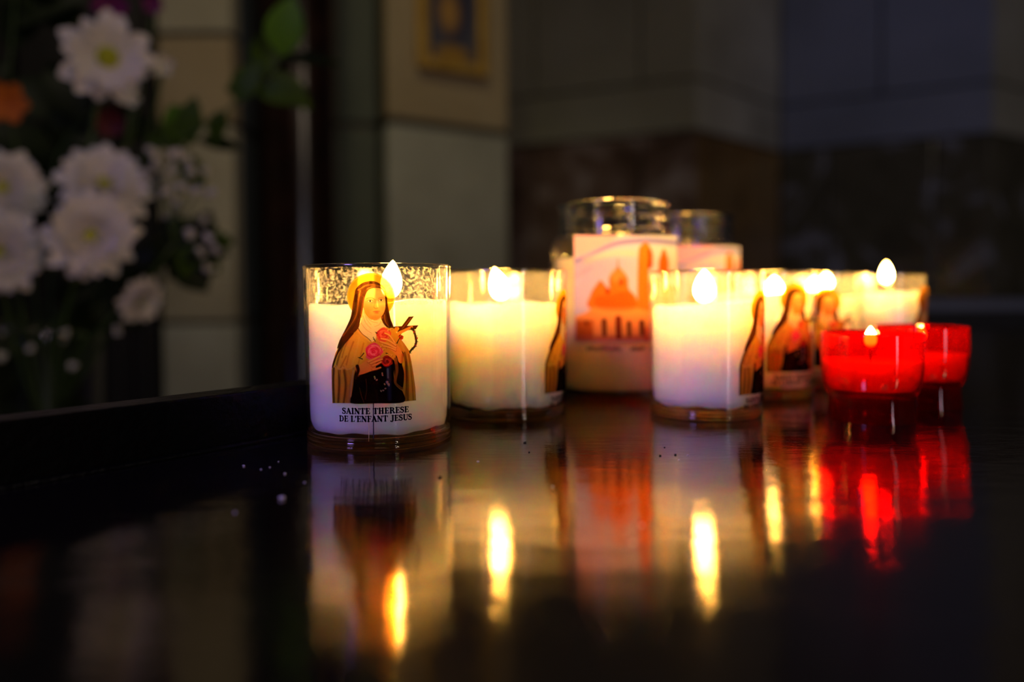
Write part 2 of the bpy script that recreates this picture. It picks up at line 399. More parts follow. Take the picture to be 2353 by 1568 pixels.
# ------------------------------------------------------------------ a tiny painter (flat print, built as coloured vertices)
def lin(c):
    c = np.asarray(c, float) / 255.0
    return np.where(c <= 0.04045, c / 12.92, ((c + 0.055) / 1.055) ** 2.4)
class Canvas:
    def __init__(s, x0, x1, y0, y1, step):
        s.x0, s.y0, s.step = x0, y0, step
        s.nx = int((x1 - x0) / step) + 1; s.ny = int((y1 - y0) / step) + 1
        s.X, s.Y = np.meshgrid(x0 + np.arange(s.nx) * step, y0 + np.arange(s.ny) * step)
        s.C = np.zeros((s.ny, s.nx, 3)); s.A = np.zeros((s.ny, s.nx))
    def _win(s, xs, ys, pad):
        i0 = max(0, int((min(xs) - pad - s.x0) / s.step)); i1 = min(s.nx, int((max(xs) + pad - s.x0) / s.step) + 2)
        j0 = max(0, int((min(ys) - pad - s.y0) / s.step)); j1 = min(s.ny, int((max(ys) + pad - s.y0) / s.step) + 2)
        return slice(j0, max(j1, j0)), slice(i0, max(i1, i0))
    def _put(s, W, m, col, over=False):
        col = lin(col); C, A = s.C[W], s.A[W]
        if over:                                   # tint only where something is printed already
            m = m * (A > 0.5)
            s.C[W] = C * (1 - m[..., None]) + col * m[..., None]
        else:
            na = m + A * (1 - m)
            s.C[W] = np.where(na[..., None] > 1e-4, (col * m[..., None] + C * (A * (1 - m))[..., None]) / np.maximum(na, 1e-4)[..., None], C)
            s.A[W] = na
    def fill(s, pts, col, soft=1.0, op=1.0, smooth=True, over=False):
        P = catmull(pts, 5, True) if smooth else np.array(pts, float)
        W = s._win(P[:, 0], P[:, 1], soft + 1); X, Y = s.X[W], s.Y[W]
        if X.size == 0: return
        d = np.full(X.shape, 1e9); ins = np.zeros(X.shape, bool)
        for a, b in zip(P, np.roll(P, -1, 0)):
            e = b - a; q = e @ e
            if q < 1e-12: continue
            t = np.clip(((X - a[0]) * e[0] + (Y - a[1]) * e[1]) / q, 0, 1)
            d = np.minimum(d, (X - a[0] - t * e[0]) ** 2 + (Y - a[1] - t * e[1]) ** 2)
            c = (a[1] > Y) != (b[1] > Y)
            if a[1] != b[1]: ins ^= c & (X < e[0] * (Y - a[1]) / e[1] + a[0])
        d = np.sqrt(d); sd = np.where(ins, -d, d)
        s._put(W, np.clip(0.5 - sd / soft, 0, 1) * op, col, over)
    def stroke(s, pts, w0, w1, col, soft=1.0, op=1.0, over=False, smooth=True):
        P = catmull(pts, 5, False) if smooth and len(pts) > 2 else np.array(pts, float)
        W = s._win(P[:, 0], P[:, 1], max(w0, w1) + soft + 1); X, Y = s.X[W], s.Y[W]
        if X.size == 0: return
        n = len(P) - 1; m = np.zeros(X.shape)
        for i in range(n):
            a, b = P[i], P[i+1]; e = b - a; q = e @ e
            if q < 1e-12: continue
            t = np.clip(((X - a[0]) * e[0] + (Y - a[1]) * e[1]) / q, 0, 1)
            d = np.sqrt((X - a[0] - t * e[0]) ** 2 + (Y - a[1] - t * e[1]) ** 2)
            hw = 0.5 * (w0 + (w1 - w0) * (i + t) / n)
            m = np.maximum(m, np.clip(0.5 - (d - hw) / soft, 0, 1))
        s._put(W, m * op, col, over)
    def blob(s, cx, cy_, rx, ry, col, soft=1.0, op=1.0, ang=0, over=False):
        W = s._win([cx - max(rx, ry), cx + max(rx, ry)], [cy_ - max(rx, ry), cy_ + max(rx, ry)], soft + 1)
        X, Y = s.X[W] - cx, s.Y[W] - cy_; c, n = math.cos(ang), math.sin(ang)
        if X.size == 0: return
        u, v = (X * c + Y * n) / rx, (-X * n + Y * c) / ry
        r = np.sqrt(u * u + v * v); s._put(W, np.clip(0.5 - (r - 1) * min(rx, ry) / soft, 0, 1) * op, col, over)
    def to_mesh(s, name, fn):
        """fn(X,Y) -> arrays x,y,z"""
        x, y, z = fn(s.X, s.Y)
        keep = np.zeros(s.A.shape, bool); a = s.A > 0.004
        for dj in (0, 1):
            for di in (0, 1): keep[dj:, di:] |= a[:s.ny-dj, :s.nx-di]; keep[:s.ny-dj, :s.nx-di] |= a[dj:, di:]
        q = keep[:-1, :-1] & keep[1:, :-1] & keep[:-1, 1:] & keep[1:, 1:]
        j, i = np.nonzero(q); idx = lambda J, I: J * s.nx + I
        Fq = np.stack([idx(j, i), idx(j+1, i), idx(j+1, i+1), idx(j, i+1)], 1)
        used, inv = np.unique(Fq, return_inverse=True); Fq = inv.reshape(-1, 4)
        V = np.stack([x.ravel(), y.ravel(), z.ravel()], 1)[used]
        me = bpy.data.meshes.new(name)
        me.vertices.add(len(V)); me.vertices.foreach_set('co', V.ravel())
        me.loops.add(Fq.size); me.loops.foreach_set('vertex_index', Fq.ravel())
        me.polygons.add(len(Fq)); me.polygons.foreach_set('loop_start', np.arange(len(Fq)) * 4)
        me.polygons.foreach_set('loop_total', np.full(len(Fq), 4)); me.update(calc_edges=True)
        ca = me.color_attributes.new('ink', 'FLOAT_COLOR', 'POINT')
        D = np.concatenate([s.C.reshape(-1, 3), s.A.reshape(-1, 1)], 1)[used]
        ca.data.foreach_set('color', D.ravel().astype(np.float32))
        me.polygons.foreach_set('use_smooth', [True] * len(me.polygons))
        return me
def catmull(pts, n, closed):
    P = np.array(pts, float); m = len(P); out = []
    g = (lambda i: P[i % m]) if closed else (lambda i: P[min(max(i, 0), m-1)])
    for i in range(m if closed else m - 1):
        p0, p1, p2, p3 = g(i-1), g(i), g(i+1), g(i+2)
        for k in range(n):
            t = k / n
            out.append(0.5 * (2*p1 + (p2-p0)*t + (2*p0-5*p1+4*p2-p3)*t*t + (3*p1-p0-3*p2+p3)*t**3))
    if not closed: out.append(P[-1])
    return np.array(out)

# three drawing frames on the print
def A(*p): return [(740 + x / 8.254, 610 + y / 8.254) for x, y in p]
def B(*p): return [(740 + x / 7.129, 780 + y / 7.129) for x, y in p]
def G(*p): return [(680 + x / 3.015, 560 + y / 3.015) for x, y in p]

def paint_nun(step):
    c = Canvas(750, 972, 621, 931, step)
    DB = (62, 30, 8)
    # halo
    c.blob(852.5, 681.5, 54.5, 54, (240, 190, 70), 1.2)
    c.blob(852.5, 681.5, 51.5, 51, (234, 156, 32), 2.5)
    c.blob(850, 668, 34, 26, (232, 160, 36), 18, 0.6, over=True)
    # wooden cross, held corpus, thorn wreath
    c.fill(A((1735,968),(1640,975),(1490,1180),(1330,1400),(1420,1420),(1600,1160)), (92, 52, 14), smooth=False)
    c.fill(A((1330,1165),(1818,1138),(1772,1212),(1560,1240),(1340,1270)), (96, 50, 14), smooth=False)
    c.stroke(A((1680,1000),(1520,1200)), 1.2, 1.2, (160, 96, 30), 1, .8)
    c.stroke(A((1700,1170),(1560,1235),(1440,1300),(1360,1400)), 5, 9, (232, 168, 66), 1)
    c.stroke(A((1430,1200),(1380,1270),(1350,1330)), 7, 6, (240, 180, 70), 1)
    c.blob(*A((1405,1215))[0], 4.5, 5, (236, 158, 56), 1)
    c.stroke(A((1230,1200),(1300,1240),(1330,1330)), 6, 5, (226, 150, 56), 1.2)
    wr = G((800,588),(815,605),(826,640),(832,680),(822,712),(800,735),(784,758))
    c.stroke(wr, 5, 4.5, (78, 60, 20), 1)
    for k, (x, y) in enumerate(catmull(wr, 3, False)):
        an = k * 2.1
        c.stroke([(x, y), (x + 5*math.cos(an), y + 4*math.sin(an))], 2.4, .6, (70, 78, 26) if k % 2 else (96, 66, 22), .8)
    for q in ((838, 655), (828, 705), (815, 612)): c.blob(*G(q)[0], 1.8, 2, (196, 50, 36), 1)
    # cream mantle
    c.fill(G((440,590),(395,620),(340,655),(305,700),(275,760),(255,830),(247,880),(248,1000),(251,1106),(400,1107),(560,1107),(700,1100),(833,1087),
             (828,1000),(815,910),(800,820),(782,740),(748,690),(716,650),(670,580),(560,560)), (214, 162, 58), 1.0, smooth=False)
    c.fill(G((300,720),(420,620),(500,680),(480,790),(400,860),(300,870),(255,850)), (232, 182, 74), 10, .8, over=True)
    # dark habit under the mantle
    c.fill(G((520,860),(430,860),(405,905),(395,985),(385,1050),(381,1107),(560,1108),(746,1100),(742,1030),(715,1005),(690,975),(678,900),(690,830),(650,790),(580,800)), (26, 13, 12), 1.2)
    c.fill(G((700,730),(745,760),(735,830),(750,900),(742,1000),(715,1000),(690,960),(680,880),(690,800)), (40, 22, 12), 1.5)
    c.stroke(G((690,800),(700,880),(688,960),(720,995),(738,1005)), 7, 4, (150, 100, 40), 2)
    c.stroke(G((640,850),(645,960),(650,1080)), 10, 7, (60, 62, 92), 6, .8, over=True)
    c.stroke(G((636,870),(638,930)), 4, 3, (150, 150, 190), 2, .8, over=True)
    c.stroke(G((630,960),(645,985)), 5, 3, (190, 190, 220), 2, .8, over=True)
    c.stroke(G((440,1000),(455,1060),(470,1100)), 2, 2, (96, 60, 26), 1.5, .9)
    c.stroke(G((485,940),(490,1010),(480,1080)), 2, 2, (92, 52, 26), 1.5, .9)
    c.stroke(G((556,1020),(566,1090)), 6, 4, (54, 26, 14), 3, .8)
    # mantle folds, left
    for pts, w, col in [
        (((262,865),(258,960),(262,1106)), 9, (38, 20, 10)), (((300,880),(300,980),(292,1104)), 10, (96, 58, 22)),
        (((285,860),(300,880),(310,960),(305,1100)), 3, (190, 140, 66)), (((335,880),(345,980),(330,1104)), 9, (110, 66, 24)),
        (((330,850),(350,900),(352,1000),(350,1104)), 3, (176, 120, 50)), (((362,870),(378,930),(366,1030),(352,1104)), 5, (200, 150, 74)),
        (((400,860),(390,940),(375,1030),(368,1104)), 7, (176, 140, 90)), (((398,880),(384,980),(378,1060)), 3, (226, 196, 140)),
        (((350,780),(330,820),(310,860)), 5, (168, 116, 44)), (((400,680),(370,760),(350,840)), 5, (180, 126, 46)),
        (((440,650),(420,740),(390,840)), 4, (236, 190, 96)), (((470,690),(450,770),(430,840)), 4, (184, 130, 50)),
        (((330,700),(300,780),(280,850)), 8, (120, 76, 26)), (((370,650),(340,720),(320,790)), 5, (172, 118, 44)),
        (((275,840),(300,872),(330,858),(360,872),(410,850)), 2.5, (228, 188, 120))]:
        c.stroke(G(*pts), w / 1.6, w / 1.8, col, 3.0, .85, over=True)
    # mantle folds, right
    for pts, w, col in [
        (((756,760),(770,900),(775,1090)), 12, (120, 82, 28)), (((742,700),(770,780),(790,900),(800,1080)), 5, (206, 166, 80)),
        (((780,770),(800,900),(815,1085)), 5, (136, 104, 34)), (((762,820),(765,960),(758,1090)), 4, (84, 50, 18)),
        (((800,860),(815,960),(824,1080)), 3, (190, 156, 62)), (((730,690),(750,740)), 6, (222, 176, 90))]:
        c.stroke(G(*pts), w / 1.6, w / 1.8, col, 3.0, .85, over=True)
    # wimple
    c.fill(A((785,800),(830,930),(960,1040),(1110,985),(1135,1060),(1215,1165),(1180,1215),(1085,1230),(1035,1300),(1020,1390),(960,1450),(900,1430),(800,1330),(690,1195),(735,1080),(760,950)), (246, 222, 176), 1.2)
    for pts in (((800,880),(850,1020),(930,1130)), ((780,960),(830,1090),(930,1200)), ((740,1090),(830,1210),(940,1290)), ((840,960),(930,1060),(1050,1090)), ((1120,1060),(1080,1130),(1000,1160))):
        c.stroke(A(*pts), 1.8, 1.0, (206, 170, 118), 2, .8, over=True)
    c.stroke(A((690,1200),(760,1300),(860,1375),(930,1440)), 2.0, 1.6, (90, 50, 16), 1.2)
    c.stroke(A((660,1215),(740,1310),(840,1390),(910,1450)), 5, 4, (238, 186, 84), 2)
    # veil
    c.fill(A((650,440),(760,340),(880,302),(1010,305),(1130,370),(1195,450),(1225,560),(1240,700),(1265,850),(1300,1020),(1350,1165),(1290,1195),(1200,1150),(1135,1050),(1120,960),
             (1165,900),(1195,790),(1195,640),(1170,520),(1110,445),(1000,432),(905,455),(850,520),(815,620),(790,740),(770,860),(745,960),(720,1090),(690,1195),(600,1290),(500,1370),(400,1470),(310,1568),(290,1568),
             (330,1440),(400,1300),(470,1160),(540,1000),(570,860),(590,720),(620,560)), (84, 46, 12), 1.0)
    c.fill(G((330,640),(290,740),(258,820),(250,860),(262,850),(290,770),(330,710),(380,650),(400,620)), (70, 36, 12), 1.2)
    for pts, col, w in [(((660,560),(640,760),(600,920),(480,1160),(340,1420)), (60, 30, 8), 5), (((730,480),(700,640),(680,800),(650,950),(560,1120),(400,1340)), (150, 96, 34), 2.6),
        (((780,560),(740,700),(720,850),(680,1000),(600,1160),(450,1340)), (70, 36, 8), 5), (((690,470),(820,390),(960,370),(1100,400),(1180,470)), (150, 94, 36), 2.4),
        (((720,430),(850,345),(1000,335),(1120,390)), (66, 34, 8), 2.5), (((1210,620),(1215,800),(1240,960),(1300,1140)), (58, 28, 8), 5),
        (((1180,940),(1200,1060),(1260,1160)), (156, 102, 40), 2.2), (((860,450),(940,410),(1060,405)), (160, 104, 44), 1.5), (((800,600),(770,760),(740,930)), (150, 92, 34), 1.6)]:
        c.stroke(A(*pts), w, w * .7, col, 2.4, .85, over=True)
    # face
    c.fill(A((905,460),(1000,432),(1110,448),(1168,520),(1195,640),(1197,780),(1170,900),(1110,985),(1035,1040),(960,1030),(880,960),(825,860),(792,740),(812,620),(850,520)), (238, 158, 88), 1.0)
    c.blob(*A((1010,540))[0], 15, 11, (240, 178, 104), 8, .8, over=True)
    c.blob(*A((870,830))[0], 6, 13, (232, 140, 70), 7, .7, ang=-.3, over=True)
    c.blob(*A((930,800))[0], 7, 6, (242, 140, 84), 6, .6, over=True)
    c.blob(*A((1150,800))[0], 5, 6, (242, 140, 84), 6, .6, over=True)
    c.blob(*A((1010,990))[0], 13, 5, (230, 140, 70), 5, .7, over=True)
    c.stroke(A((840,640),(890,618),(950,618),(1000,650)), 1.0, 1.3, (146, 80, 26), 1.4, .9, over=True)
    c.stroke(A((1070,632),(1110,612),(1160,618),(1188,640)), 1.3, 1.0, (146, 80, 26), 1.4, .9, over=True)
    for (ex, ey, w_) in ((915, 678, 7.2), (1120, 662, 6.0)):
        x, y = A((ex, ey))[0]
        c.blob(x, y, w_, 3.6, (214, 140, 82), 3, .7, over=True)
        c.blob(x, y + .3, w_ * .78, 2.2, (250, 222, 176), 1.2, .95, over=True)
        c.blob(x, y, 2.3, 2.3, (70, 38, 16), 1.0, 1, over=True)
        c.stroke([(x - w_*.85, y + .5), (x - 2, y - 2.3), (x + 2.5, y - 2.2), (x + w_*.8, y)], 1.2, 1.0, (80, 42, 18), 1.0, .95, over=True)
        c.stroke([(x - w_*.6, y + 2), (x, y + 2.9), (x + w_*.6, y + 1.8)], .6, .6, (176, 104, 60), 1.0, .7, over=True)
    c.stroke(A((1010,650),(1000,720),(985,790)), 1.4, 2.2, (218, 130, 66), 2.2, .7, over=True)
    c.stroke(A((1045,680),(1052,760),(1060,790)), 2, 2.5, (254, 214, 150), 2.5, .7, over=True)
    c.stroke(A((985,795),(1005,815),(1030,820),(1062,805)), 1.5, 1.2, (196, 90, 46), 1.5, .85, over=True)
    c.stroke(A((970,882),(1010,876),(1032,880),(1055,872),(1095,872)), 1.2, 1.0, (180, 62, 38), 1.1, .95, over=True)
    c.blob(*A((1036,872))[0], 5.0, 1.3, (206, 88, 62), 1.2, .8, over=True)
    c.blob(*A((1036,898))[0], 5.2, 2.1, (222, 104, 72), 1.6, .9, over=True)
    c.stroke(A((1005,922),(1060,920)), 1.2, 1, (214, 130, 74), 1.8, .6, over=True)
    # roses
    def rose(x, y, r, c1, c2, c3, seed):
        q = random.Random(seed)
        pts = [(x + r*(1+.10*math.sin(5*t+seed))*math.cos(t), y + r*(.95+.08*math.cos(4*t))*math.sin(t)) for t in np.linspace(0, 6.28, 14)[:-1]]
        c.fill(pts, c1, 1.0)
        for k in range(9):
            a = k * 2.4 + seed; rr = r * (.85 - k * .085)
            arc = [(x + rr*math.cos(a+t), y + rr*.92*math.sin(a+t)) for t in (0, .5, 1.0, 1.5, 1.9)]
            c.stroke(arc, r*.16, r*.05, c2 if k % 2 else c3, 1.1, .85, over=True)
        c.stroke([(x + r*.24*math.cos(t)*(1-t/9), y + r*.22*math.sin(t)*(1-t/9)) for t in np.linspace(0, 7, 12)], r*.08, r*.08, c3, .9, .9, over=True)
    rose(*B((840,-30))[0], 1, (0,0,0), (0,0,0), (0,0,0), 1)
    rose(*G((607,632))[0], 17, (226, 92, 72), (246, 130, 104), (196, 50, 44), 3)
    rose(*B((850,200))[0], 20, (238, 70, 130), (255, 140, 180), (204, 30, 66), 2)
    c.stroke(B((735,290),(830,335),(960,320)), 5, 4, (240, 80, 150), 1.5)
    rose(*B((1060,360))[0], 13.5, (176, 34, 34), (226, 84, 74), (110, 16, 18), 5)
    rose(*G((728,650))[0], 5.5, (208, 58, 36), (230, 90, 60), (150, 30, 20), 4)
    # small yellow blossom and foliage between
    for q in ((600,700),(620,720),(605,735),(640,600),(660,590),(590,715),(650,770),(662,775),(640,765)):
        x, y = G(q)[0]
        c.blob(x, y, 2.4, 1.8, (238, 190, 96), 1, .9, ang=q[0]); c.blob(x+1.5, y+1.2, 1.2, 1, (120, 84, 30), 1, .8)
    for pts in (((470,760),(450,785),(436,790)), ((460,800),(440,792),(430,788)), ((560,620),(548,612)), ((700,690),(715,660),(735,640)), ((540,660),(552,680)), ((625,760),(640,762))):
        c.stroke(G(*pts), 3.0, 1.0, (52, 66, 20), 1, .95)
    # crucifix flowers at the bottom
    for q in ((548,935),(560,945),(545,925),(598,900),(600,912),(635,960),(645,975),(615,975),(590,1022),(605,1018),(620,1005)):
        x, y = G(q)[0]; c.blob(x, y, 2.3, 1.6, (226, 180, 150), 1, .95, ang=q[1])
    # hands
    SK = (236, 160, 84); SH = (176, 88, 36)
    c.fill(B((545,440),(620,420),(720,350),(800,330),(860,350),(880,440),(860,500),(780,530),(700,560),(600,590),(575,600),(560,520)), SK, 1.2)
    c.stroke(B((565,470),(575,540),(590,590)), 4, 5, SH, 4, .8, over=True)
    for pts, w in [(((760,370),(850,330),(940,285)), 6.5), (((800,400),(900,360),(985,328)), 6.2), (((830,440),(900,410),(965,375)), 6.0), (((830,500),(900,485),(958,466)), 5.0)]:
        c.stroke(B(*pts), w, w * .72, SH, 1.6); c.stroke([(x, y - .6) for x, y in B(*pts)], w - 1.5, w * .55, (244, 176, 98), 1.2)
    c.fill(G((700,700),(730,740),(742,790),(732,828),(712,820),(698,780),(672,752),(655,735),(640,715),(670,680)), SK, 1.2)
    c.stroke(G((738,770),(735,820)), 5, 5, SH, 4, .7, over=True)
    for pts, w in [(((616,622),(650,640),(685,690)), 5.5), (((590,660),(640,672),(690,705)), 6.0), (((585,682),(640,700),(690,725)), 6.0), (((600,710),(650,722),(690,740)), 5.2)]:
        c.stroke(G(*pts), w * .75, w, SH, 1.4); c.stroke([(x, y - .6) for x, y in G(*pts)], w * .55, w - 1.4, (246, 182, 104), 1.2)
    c.stroke(G((425,850),(432,880),(420,915),(415,935)), 8, 6, (52, 26, 12), 2.0)
    # paper grain
    c.C *= (1 + 0.05 * rng.standard_normal(c.A.shape))[..., None]; c.C = np.clip(c.C, 0, 1)
    return c

# serif capitals: (advance, [strokes]) ; stroke = (w0, w1, pts) in cap-height units, y up
TK, TN = .17, .055
def stem(x): return (TK, TK, [(x, .04), (x, .96)])
def srf(x, y, hw=.13): return (TN, TN, [(x - hw, y), (x + hw, y)])
def bars(x0, x1, mid=True, top=True, bot=True):
    s = []
    if top: s += [(TN, TN, [(x0, .97), (x1, .97)]), (TN*1.4, TN*.8, [(x1, .97), (x1, .78)])]
    if mid: s += [(TN, TN, [(x0, .52), (x1 - .1, .52)]), (TN, TN, [(x1 - .1, .62), (x1 - .1, .42)])]
    if bot: s += [(TN, TN, [(x0, .03), (x1, .03)]), (TN*1.4, TN*.8, [(x1, .03), (x1 + .02, .25)])]
    return s
GLY = {
 'I': (.42, [stem(.2), srf(.2, .97), srf(.2, .03)]),
 'T': (.72, [stem(.35), srf(.35, .03), (TN, TN, [(.03, .97), (.67, .97)]), (TN*1.4, TN, [(.04, .97), (.03, .74)]), (TN*1.4, TN, [(.66, .97), (.67, .74)])]),
 'E': (.68, [stem(.2), (TN, TN, [(.05, .97), (.2, .97)]), (TN, TN, [(.05, .03), (.2, .03)])] + bars(.2, .58)),
 'F': (.62, [stem(.2), srf(.2, .03, .15), (TN, TN, [(.05, .97), (.2, .97)])] + bars(.2, .56, bot=False)),
 'L': (.64, [stem(.2), srf(.2, .97, .15), (TN, TN, [(.05, .03), (.2, .03)])] + bars(.2, .56, False, False)),
 'H': (.82, [stem(.2), stem(.6), srf(.2, .97), srf(.2, .03), srf(.6, .97), srf(.6, .03), (TN, TN, [(.2, .5), (.6, .5)])]),
 'N': (.82, [(TN*1.2, TN*1.2, [(.15, .03), (.15, .97)]), (TK*1.1, TK*1.1, [(.18, .93), (.62, .07)]), (TN*1.2, TN*1.2, [(.66, .03), (.66, .97)]), srf(.12, .97, .1), srf(.15, .03, .12), srf(.66, .97, .12)]),
 'A': (.78, [(TN*1.3, TN*1.3, [(.12, .03), (.38, .97)]), (TK, TK, [(.38, .92), (.62, .05)]), (TN, TN, [(.2, .33), (.54, .33)]), srf(.12, .03, .11), srf(.64, .03, .13)]),
 'S': (.60, [(TN, TK, [(.48, .80), (.42, .93), (.28, .98), (.13, .90), (.10, .76), (.17, .62), (.30, .52)]), (TK, TN, [(.28, .53), (.42, .44), (.49, .28), (.44, .10), (.28, .02), (.14, .08), (.08, .22)]), (TN*1.3, TN, [(.49, .97), (.49, .74)]), (TN, TN*1.3, [(.07, .27), (.07, .02)])]),
 'R': (.80, [stem(.2), (TN, TN, [(.05, .97), (.35, .97)]), srf(.2, .03, .14), (TN, TK, [(.3, .97), (.44, .95), (.53, .86), (.55, .75)]), (TK, TN, [(.55, .77), (.53, .63), (.44, .53), (.25, .51)]), (TN*1.6, TK, [(.38, .5), (.50, .4), (.56, .2), (.64, .06)]), srf(.68, .03, .07)]),
 'D': (.80, [stem(.2), (TN, TN, [(.05, .97), (.35, .97)]), (TN, TN, [(.05, .03), (.35, .03)]), (TN, TK, [(.33, .97), (.5, .92), (.62, .76), (.65, .5)]), (TK, TN, [(.65, .5), (.62, .24), (.5, .08), (.33, .03)])]),
 'J': (.56, [(TK, TK, [(.36, .96), (.36, .1)]), srf(.36, .97, .15), (TK, TN, [(.36, .14), (.31, -.06), (.2, -.12), (.08, -.08)]), (TN*2.6, TN*2.6, [(.08, -.03), (.1, -.03)])]),
 'U': (.80, [(TK, TK, [(.2, .96), (.2, .25)]), srf(.2, .97, .13), srf(.66, .97, .11), (TK, TN, [(.2, .28), (.26, .08), (.42, .01), (.58, .08), (.65, .28)]), (TN*1.2, TN*1.2, [(.65, .25), (.65, .96)])]),
 "'": (.26, [(TN*2.8, TN, [(.12, .92), (.14, .84), (.06, .68)])]),
 ' ': (.34, []),
}
def set_text(c, txt, x0, x1, ybase, cap, col, y1=None):
    """letters on the canvas between x0 and x1; the base line may rise to y1"""
    tot = sum(GLY[ch][0] for ch in txt)
    k = (x1 - x0) / tot
    x = x0
    for ch in txt:
        adv, st = GLY[ch]
        yb = ybase if y1 is None else ybase + (y1 - ybase) * (x - x0) / (x1 - x0)
        for w0, w1, pts in st:
            c.stroke([(x + px * k, yb - py * cap) for px, py in pts], w0 * k * 1.2 + .05, w1 * k * 1.2 + .05, col, .55, 1.0)
        x += adv * k

# ------------------------------------------------------------------ table with the candles' raised edge
ED = Vector((0.603, 0.798, 0)).normalized()           # direction of the left edge of the table
EN = Vector((-ED.y, ED.x, 0))                          # outward normal
E0 = Vector((-0.07794, 0.29977, 0)) + EN * 0.0026
FAR = 1.22
def edge_pt(y, off=0.0):
    t = (y - E0.y) / ED.y
    p = E0 + ED * t + EN * off
    return p
pA, pB = edge_pt(-0.45), edge_pt(FAR)
T = thing('table', 'black lacquered table with a low raised edge under all the candles', 'table', (0.45, 0.4, -0.76))
TO = Vector((0.45, 0.4, -0.76))
def tl(p): return (p[0] - TO.x, p[1] - TO.y)
RX = 1.55
top_poly = [tl((pA.x, pA.y)), tl((RX, -0.45)), tl((RX, FAR)), tl((pB.x, pB.y))]
tt = prism('tabletop', top_poly, 0.735, 0.76, M_table, T)
LH = 0.0190
def rail(a, b, nrm, h, w_):
    a, b = Vector(a), Vector(b)
    q = [a, b, b + nrm * w_, a + nrm * w_]
    return [tl((v.x, v.y)) for v in q]
e1 = prism('raised_edge', rail(pA, edge_pt(FAR + 0.012), EN, LH, 0.014), 0.735, 0.76 + LH, M_edge, T, 0.0007)
e2 = prism('raised_edge', rail(Vector((RX, FAR, 0)), Vector((pB.x + .02, FAR, 0)), Vector((0, 1, 0)), LH, 0.014), 0.735, 0.76 + LH, M_edge, T, 0.0007)
# narrow bead where the edge meets the top
bd = tube_mesh('bead', [(*tl(pA + EN * -0.0006), 0.7605), (*tl(pB + EN * -0.0006), 0.7605)], 0.0011, 10)
obj('bead', bd, M_edge, T)
for (lx, ly) in ((-0.05, 0.0), (1.45, -0.35), (1.45, 1.1), (0.72, 1.1)):
    bm = bmesh.new(); x, y = lx - TO.x, ly - TO.y
    box_bm(bm, x-.03, x+.03, y-.03, y+.03, 0, 0.735, 0.003)
    obj('leg', bm_mesh('leg', bm), M_edge, T)
# specks on the table top
bm = bmesh.new()
def ground(x, y):
    r = ray(x, y); return CAM + r * (-HC / r.z)
for (x, y, s) in [(648,1148,.0010),(1098,1062,.0004),(1475,1210,.0004),(1560,1058,.0003),(1580,1047,.0003),(1270,1120,.0003),(620,1075,.0003),(600,1080,.0003),(655,1090,.0004),(560,1072,.0004),(640,1062,.0003),(700,1110,.0003),(540,1180,.0004),(1900,1210,.0003),(1455,1250,.0003)]:
    g = ground(x, y)
    r = bmesh.ops.create_icosphere(bm, subdivisions=1, radius=s)
    for v in r['verts']: v.co = Vector((v.co.x * random.uniform(.8, 1.4), v.co.y * 1.0, v.co.z * .5)) + Vector((g.x, g.y, s * .45))
d = obj('pale_dust_speck', bm_mesh('pale_dust_speck', bm), M_dust); tag(d, 'pale dust specks scattered on the black table top', 'dust', kind='stuff')
bm = bmesh.new()
for (x, y, s) in [(1206,1018,.0006),(1216,1040,.0003),(1011,1098,.0006),(1527,1029,.0003),(1517,1048,.0004),(1552,1046,.0004),(1872,1064,.0004),(2058,1110,.0004),(705,1115,.0003)]:
    g = ground(x, y)
    r = bmesh.ops.create_icosphere(bm, subdivisions=1, radius=s)
    for v in r['verts']: v.co = Vector((v.co.x * 1.2, v.co.y, v.co.z * .5)) + Vector((g.x, g.y, s * .45))
d = obj('soot_crumb', bm_mesh('soot_crumb', bm), M_soot); tag(d, 'tiny black soot crumbs lying on the table between the candles', 'soot', kind='stuff')

# ------------------------------------------------------------------ glass candles
def flame_mesh(h, w_, lean=0.0):
    prof = []
    n = 14
    for i in range(n + 1):
        t = i / n
        r = w_ * 0.5 * (math.sin(math.pi * min(1, t ** 0.80)) ** 0.74) * (1.04 - .22 * t)
        prof.append((max(r, 0.0) if 0 < i < n else 0.0, t * h))
    me = lathe('flame', prof, 18)
    for v in me.vertices: v.co.x += lean * (v.co.z / h) ** 2 * w_
    return me

R1 = 0.0269; H1 = 0.0639
def glass_r(R, H, h): return R * (0.972 + 0.028 * h / H)
C1 = Vector((-0.0494, 0.2943, 0)); TH1 = math.atan2(C1.x, C1.y)
def on_cup1(X, Y):
    """where the straight line of sight through (X,Y) meets the first glass"""
    dx = F_.x + R_.x * (X - 1176.5) / FPX - U_.x * (Y - 722) / FPX
    dy = F_.y + R_.y * (X - 1176.5) / FPX - U_.y * (Y - 722) / FPX
    dz = F_.z + R_.z * (X - 1176.5) / FPX - U_.z * (Y - 722) / FPX
    R = R1 * .988
    a = dx*dx + dy*dy; b = -2*(dx*C1.x + dy*C1.y); c = C1.x**2 + C1.y**2 - R*R
    D = np.maximum(b*b - 4*a*c, 0); t = (-b - np.sqrt(D)) / (2*a)
    x, y, z = dx*t - C1.x, dy*t - C1.y, HC + dz*t
    th = np.arctan2(x, -y); rr = glass_r(R1, H1, z) + 0.00012
    return rr * np.sin(th), -rr * np.cos(th), z
nun_fine = paint_nun(0.6).to_mesh('printed_figure', on_cup1); nun_fine.materials.append(M_print)
nun_coarse = paint_nun(1.7).to_mesh('printed_figure', on_cup1); nun_coarse.materials.append(M_print)
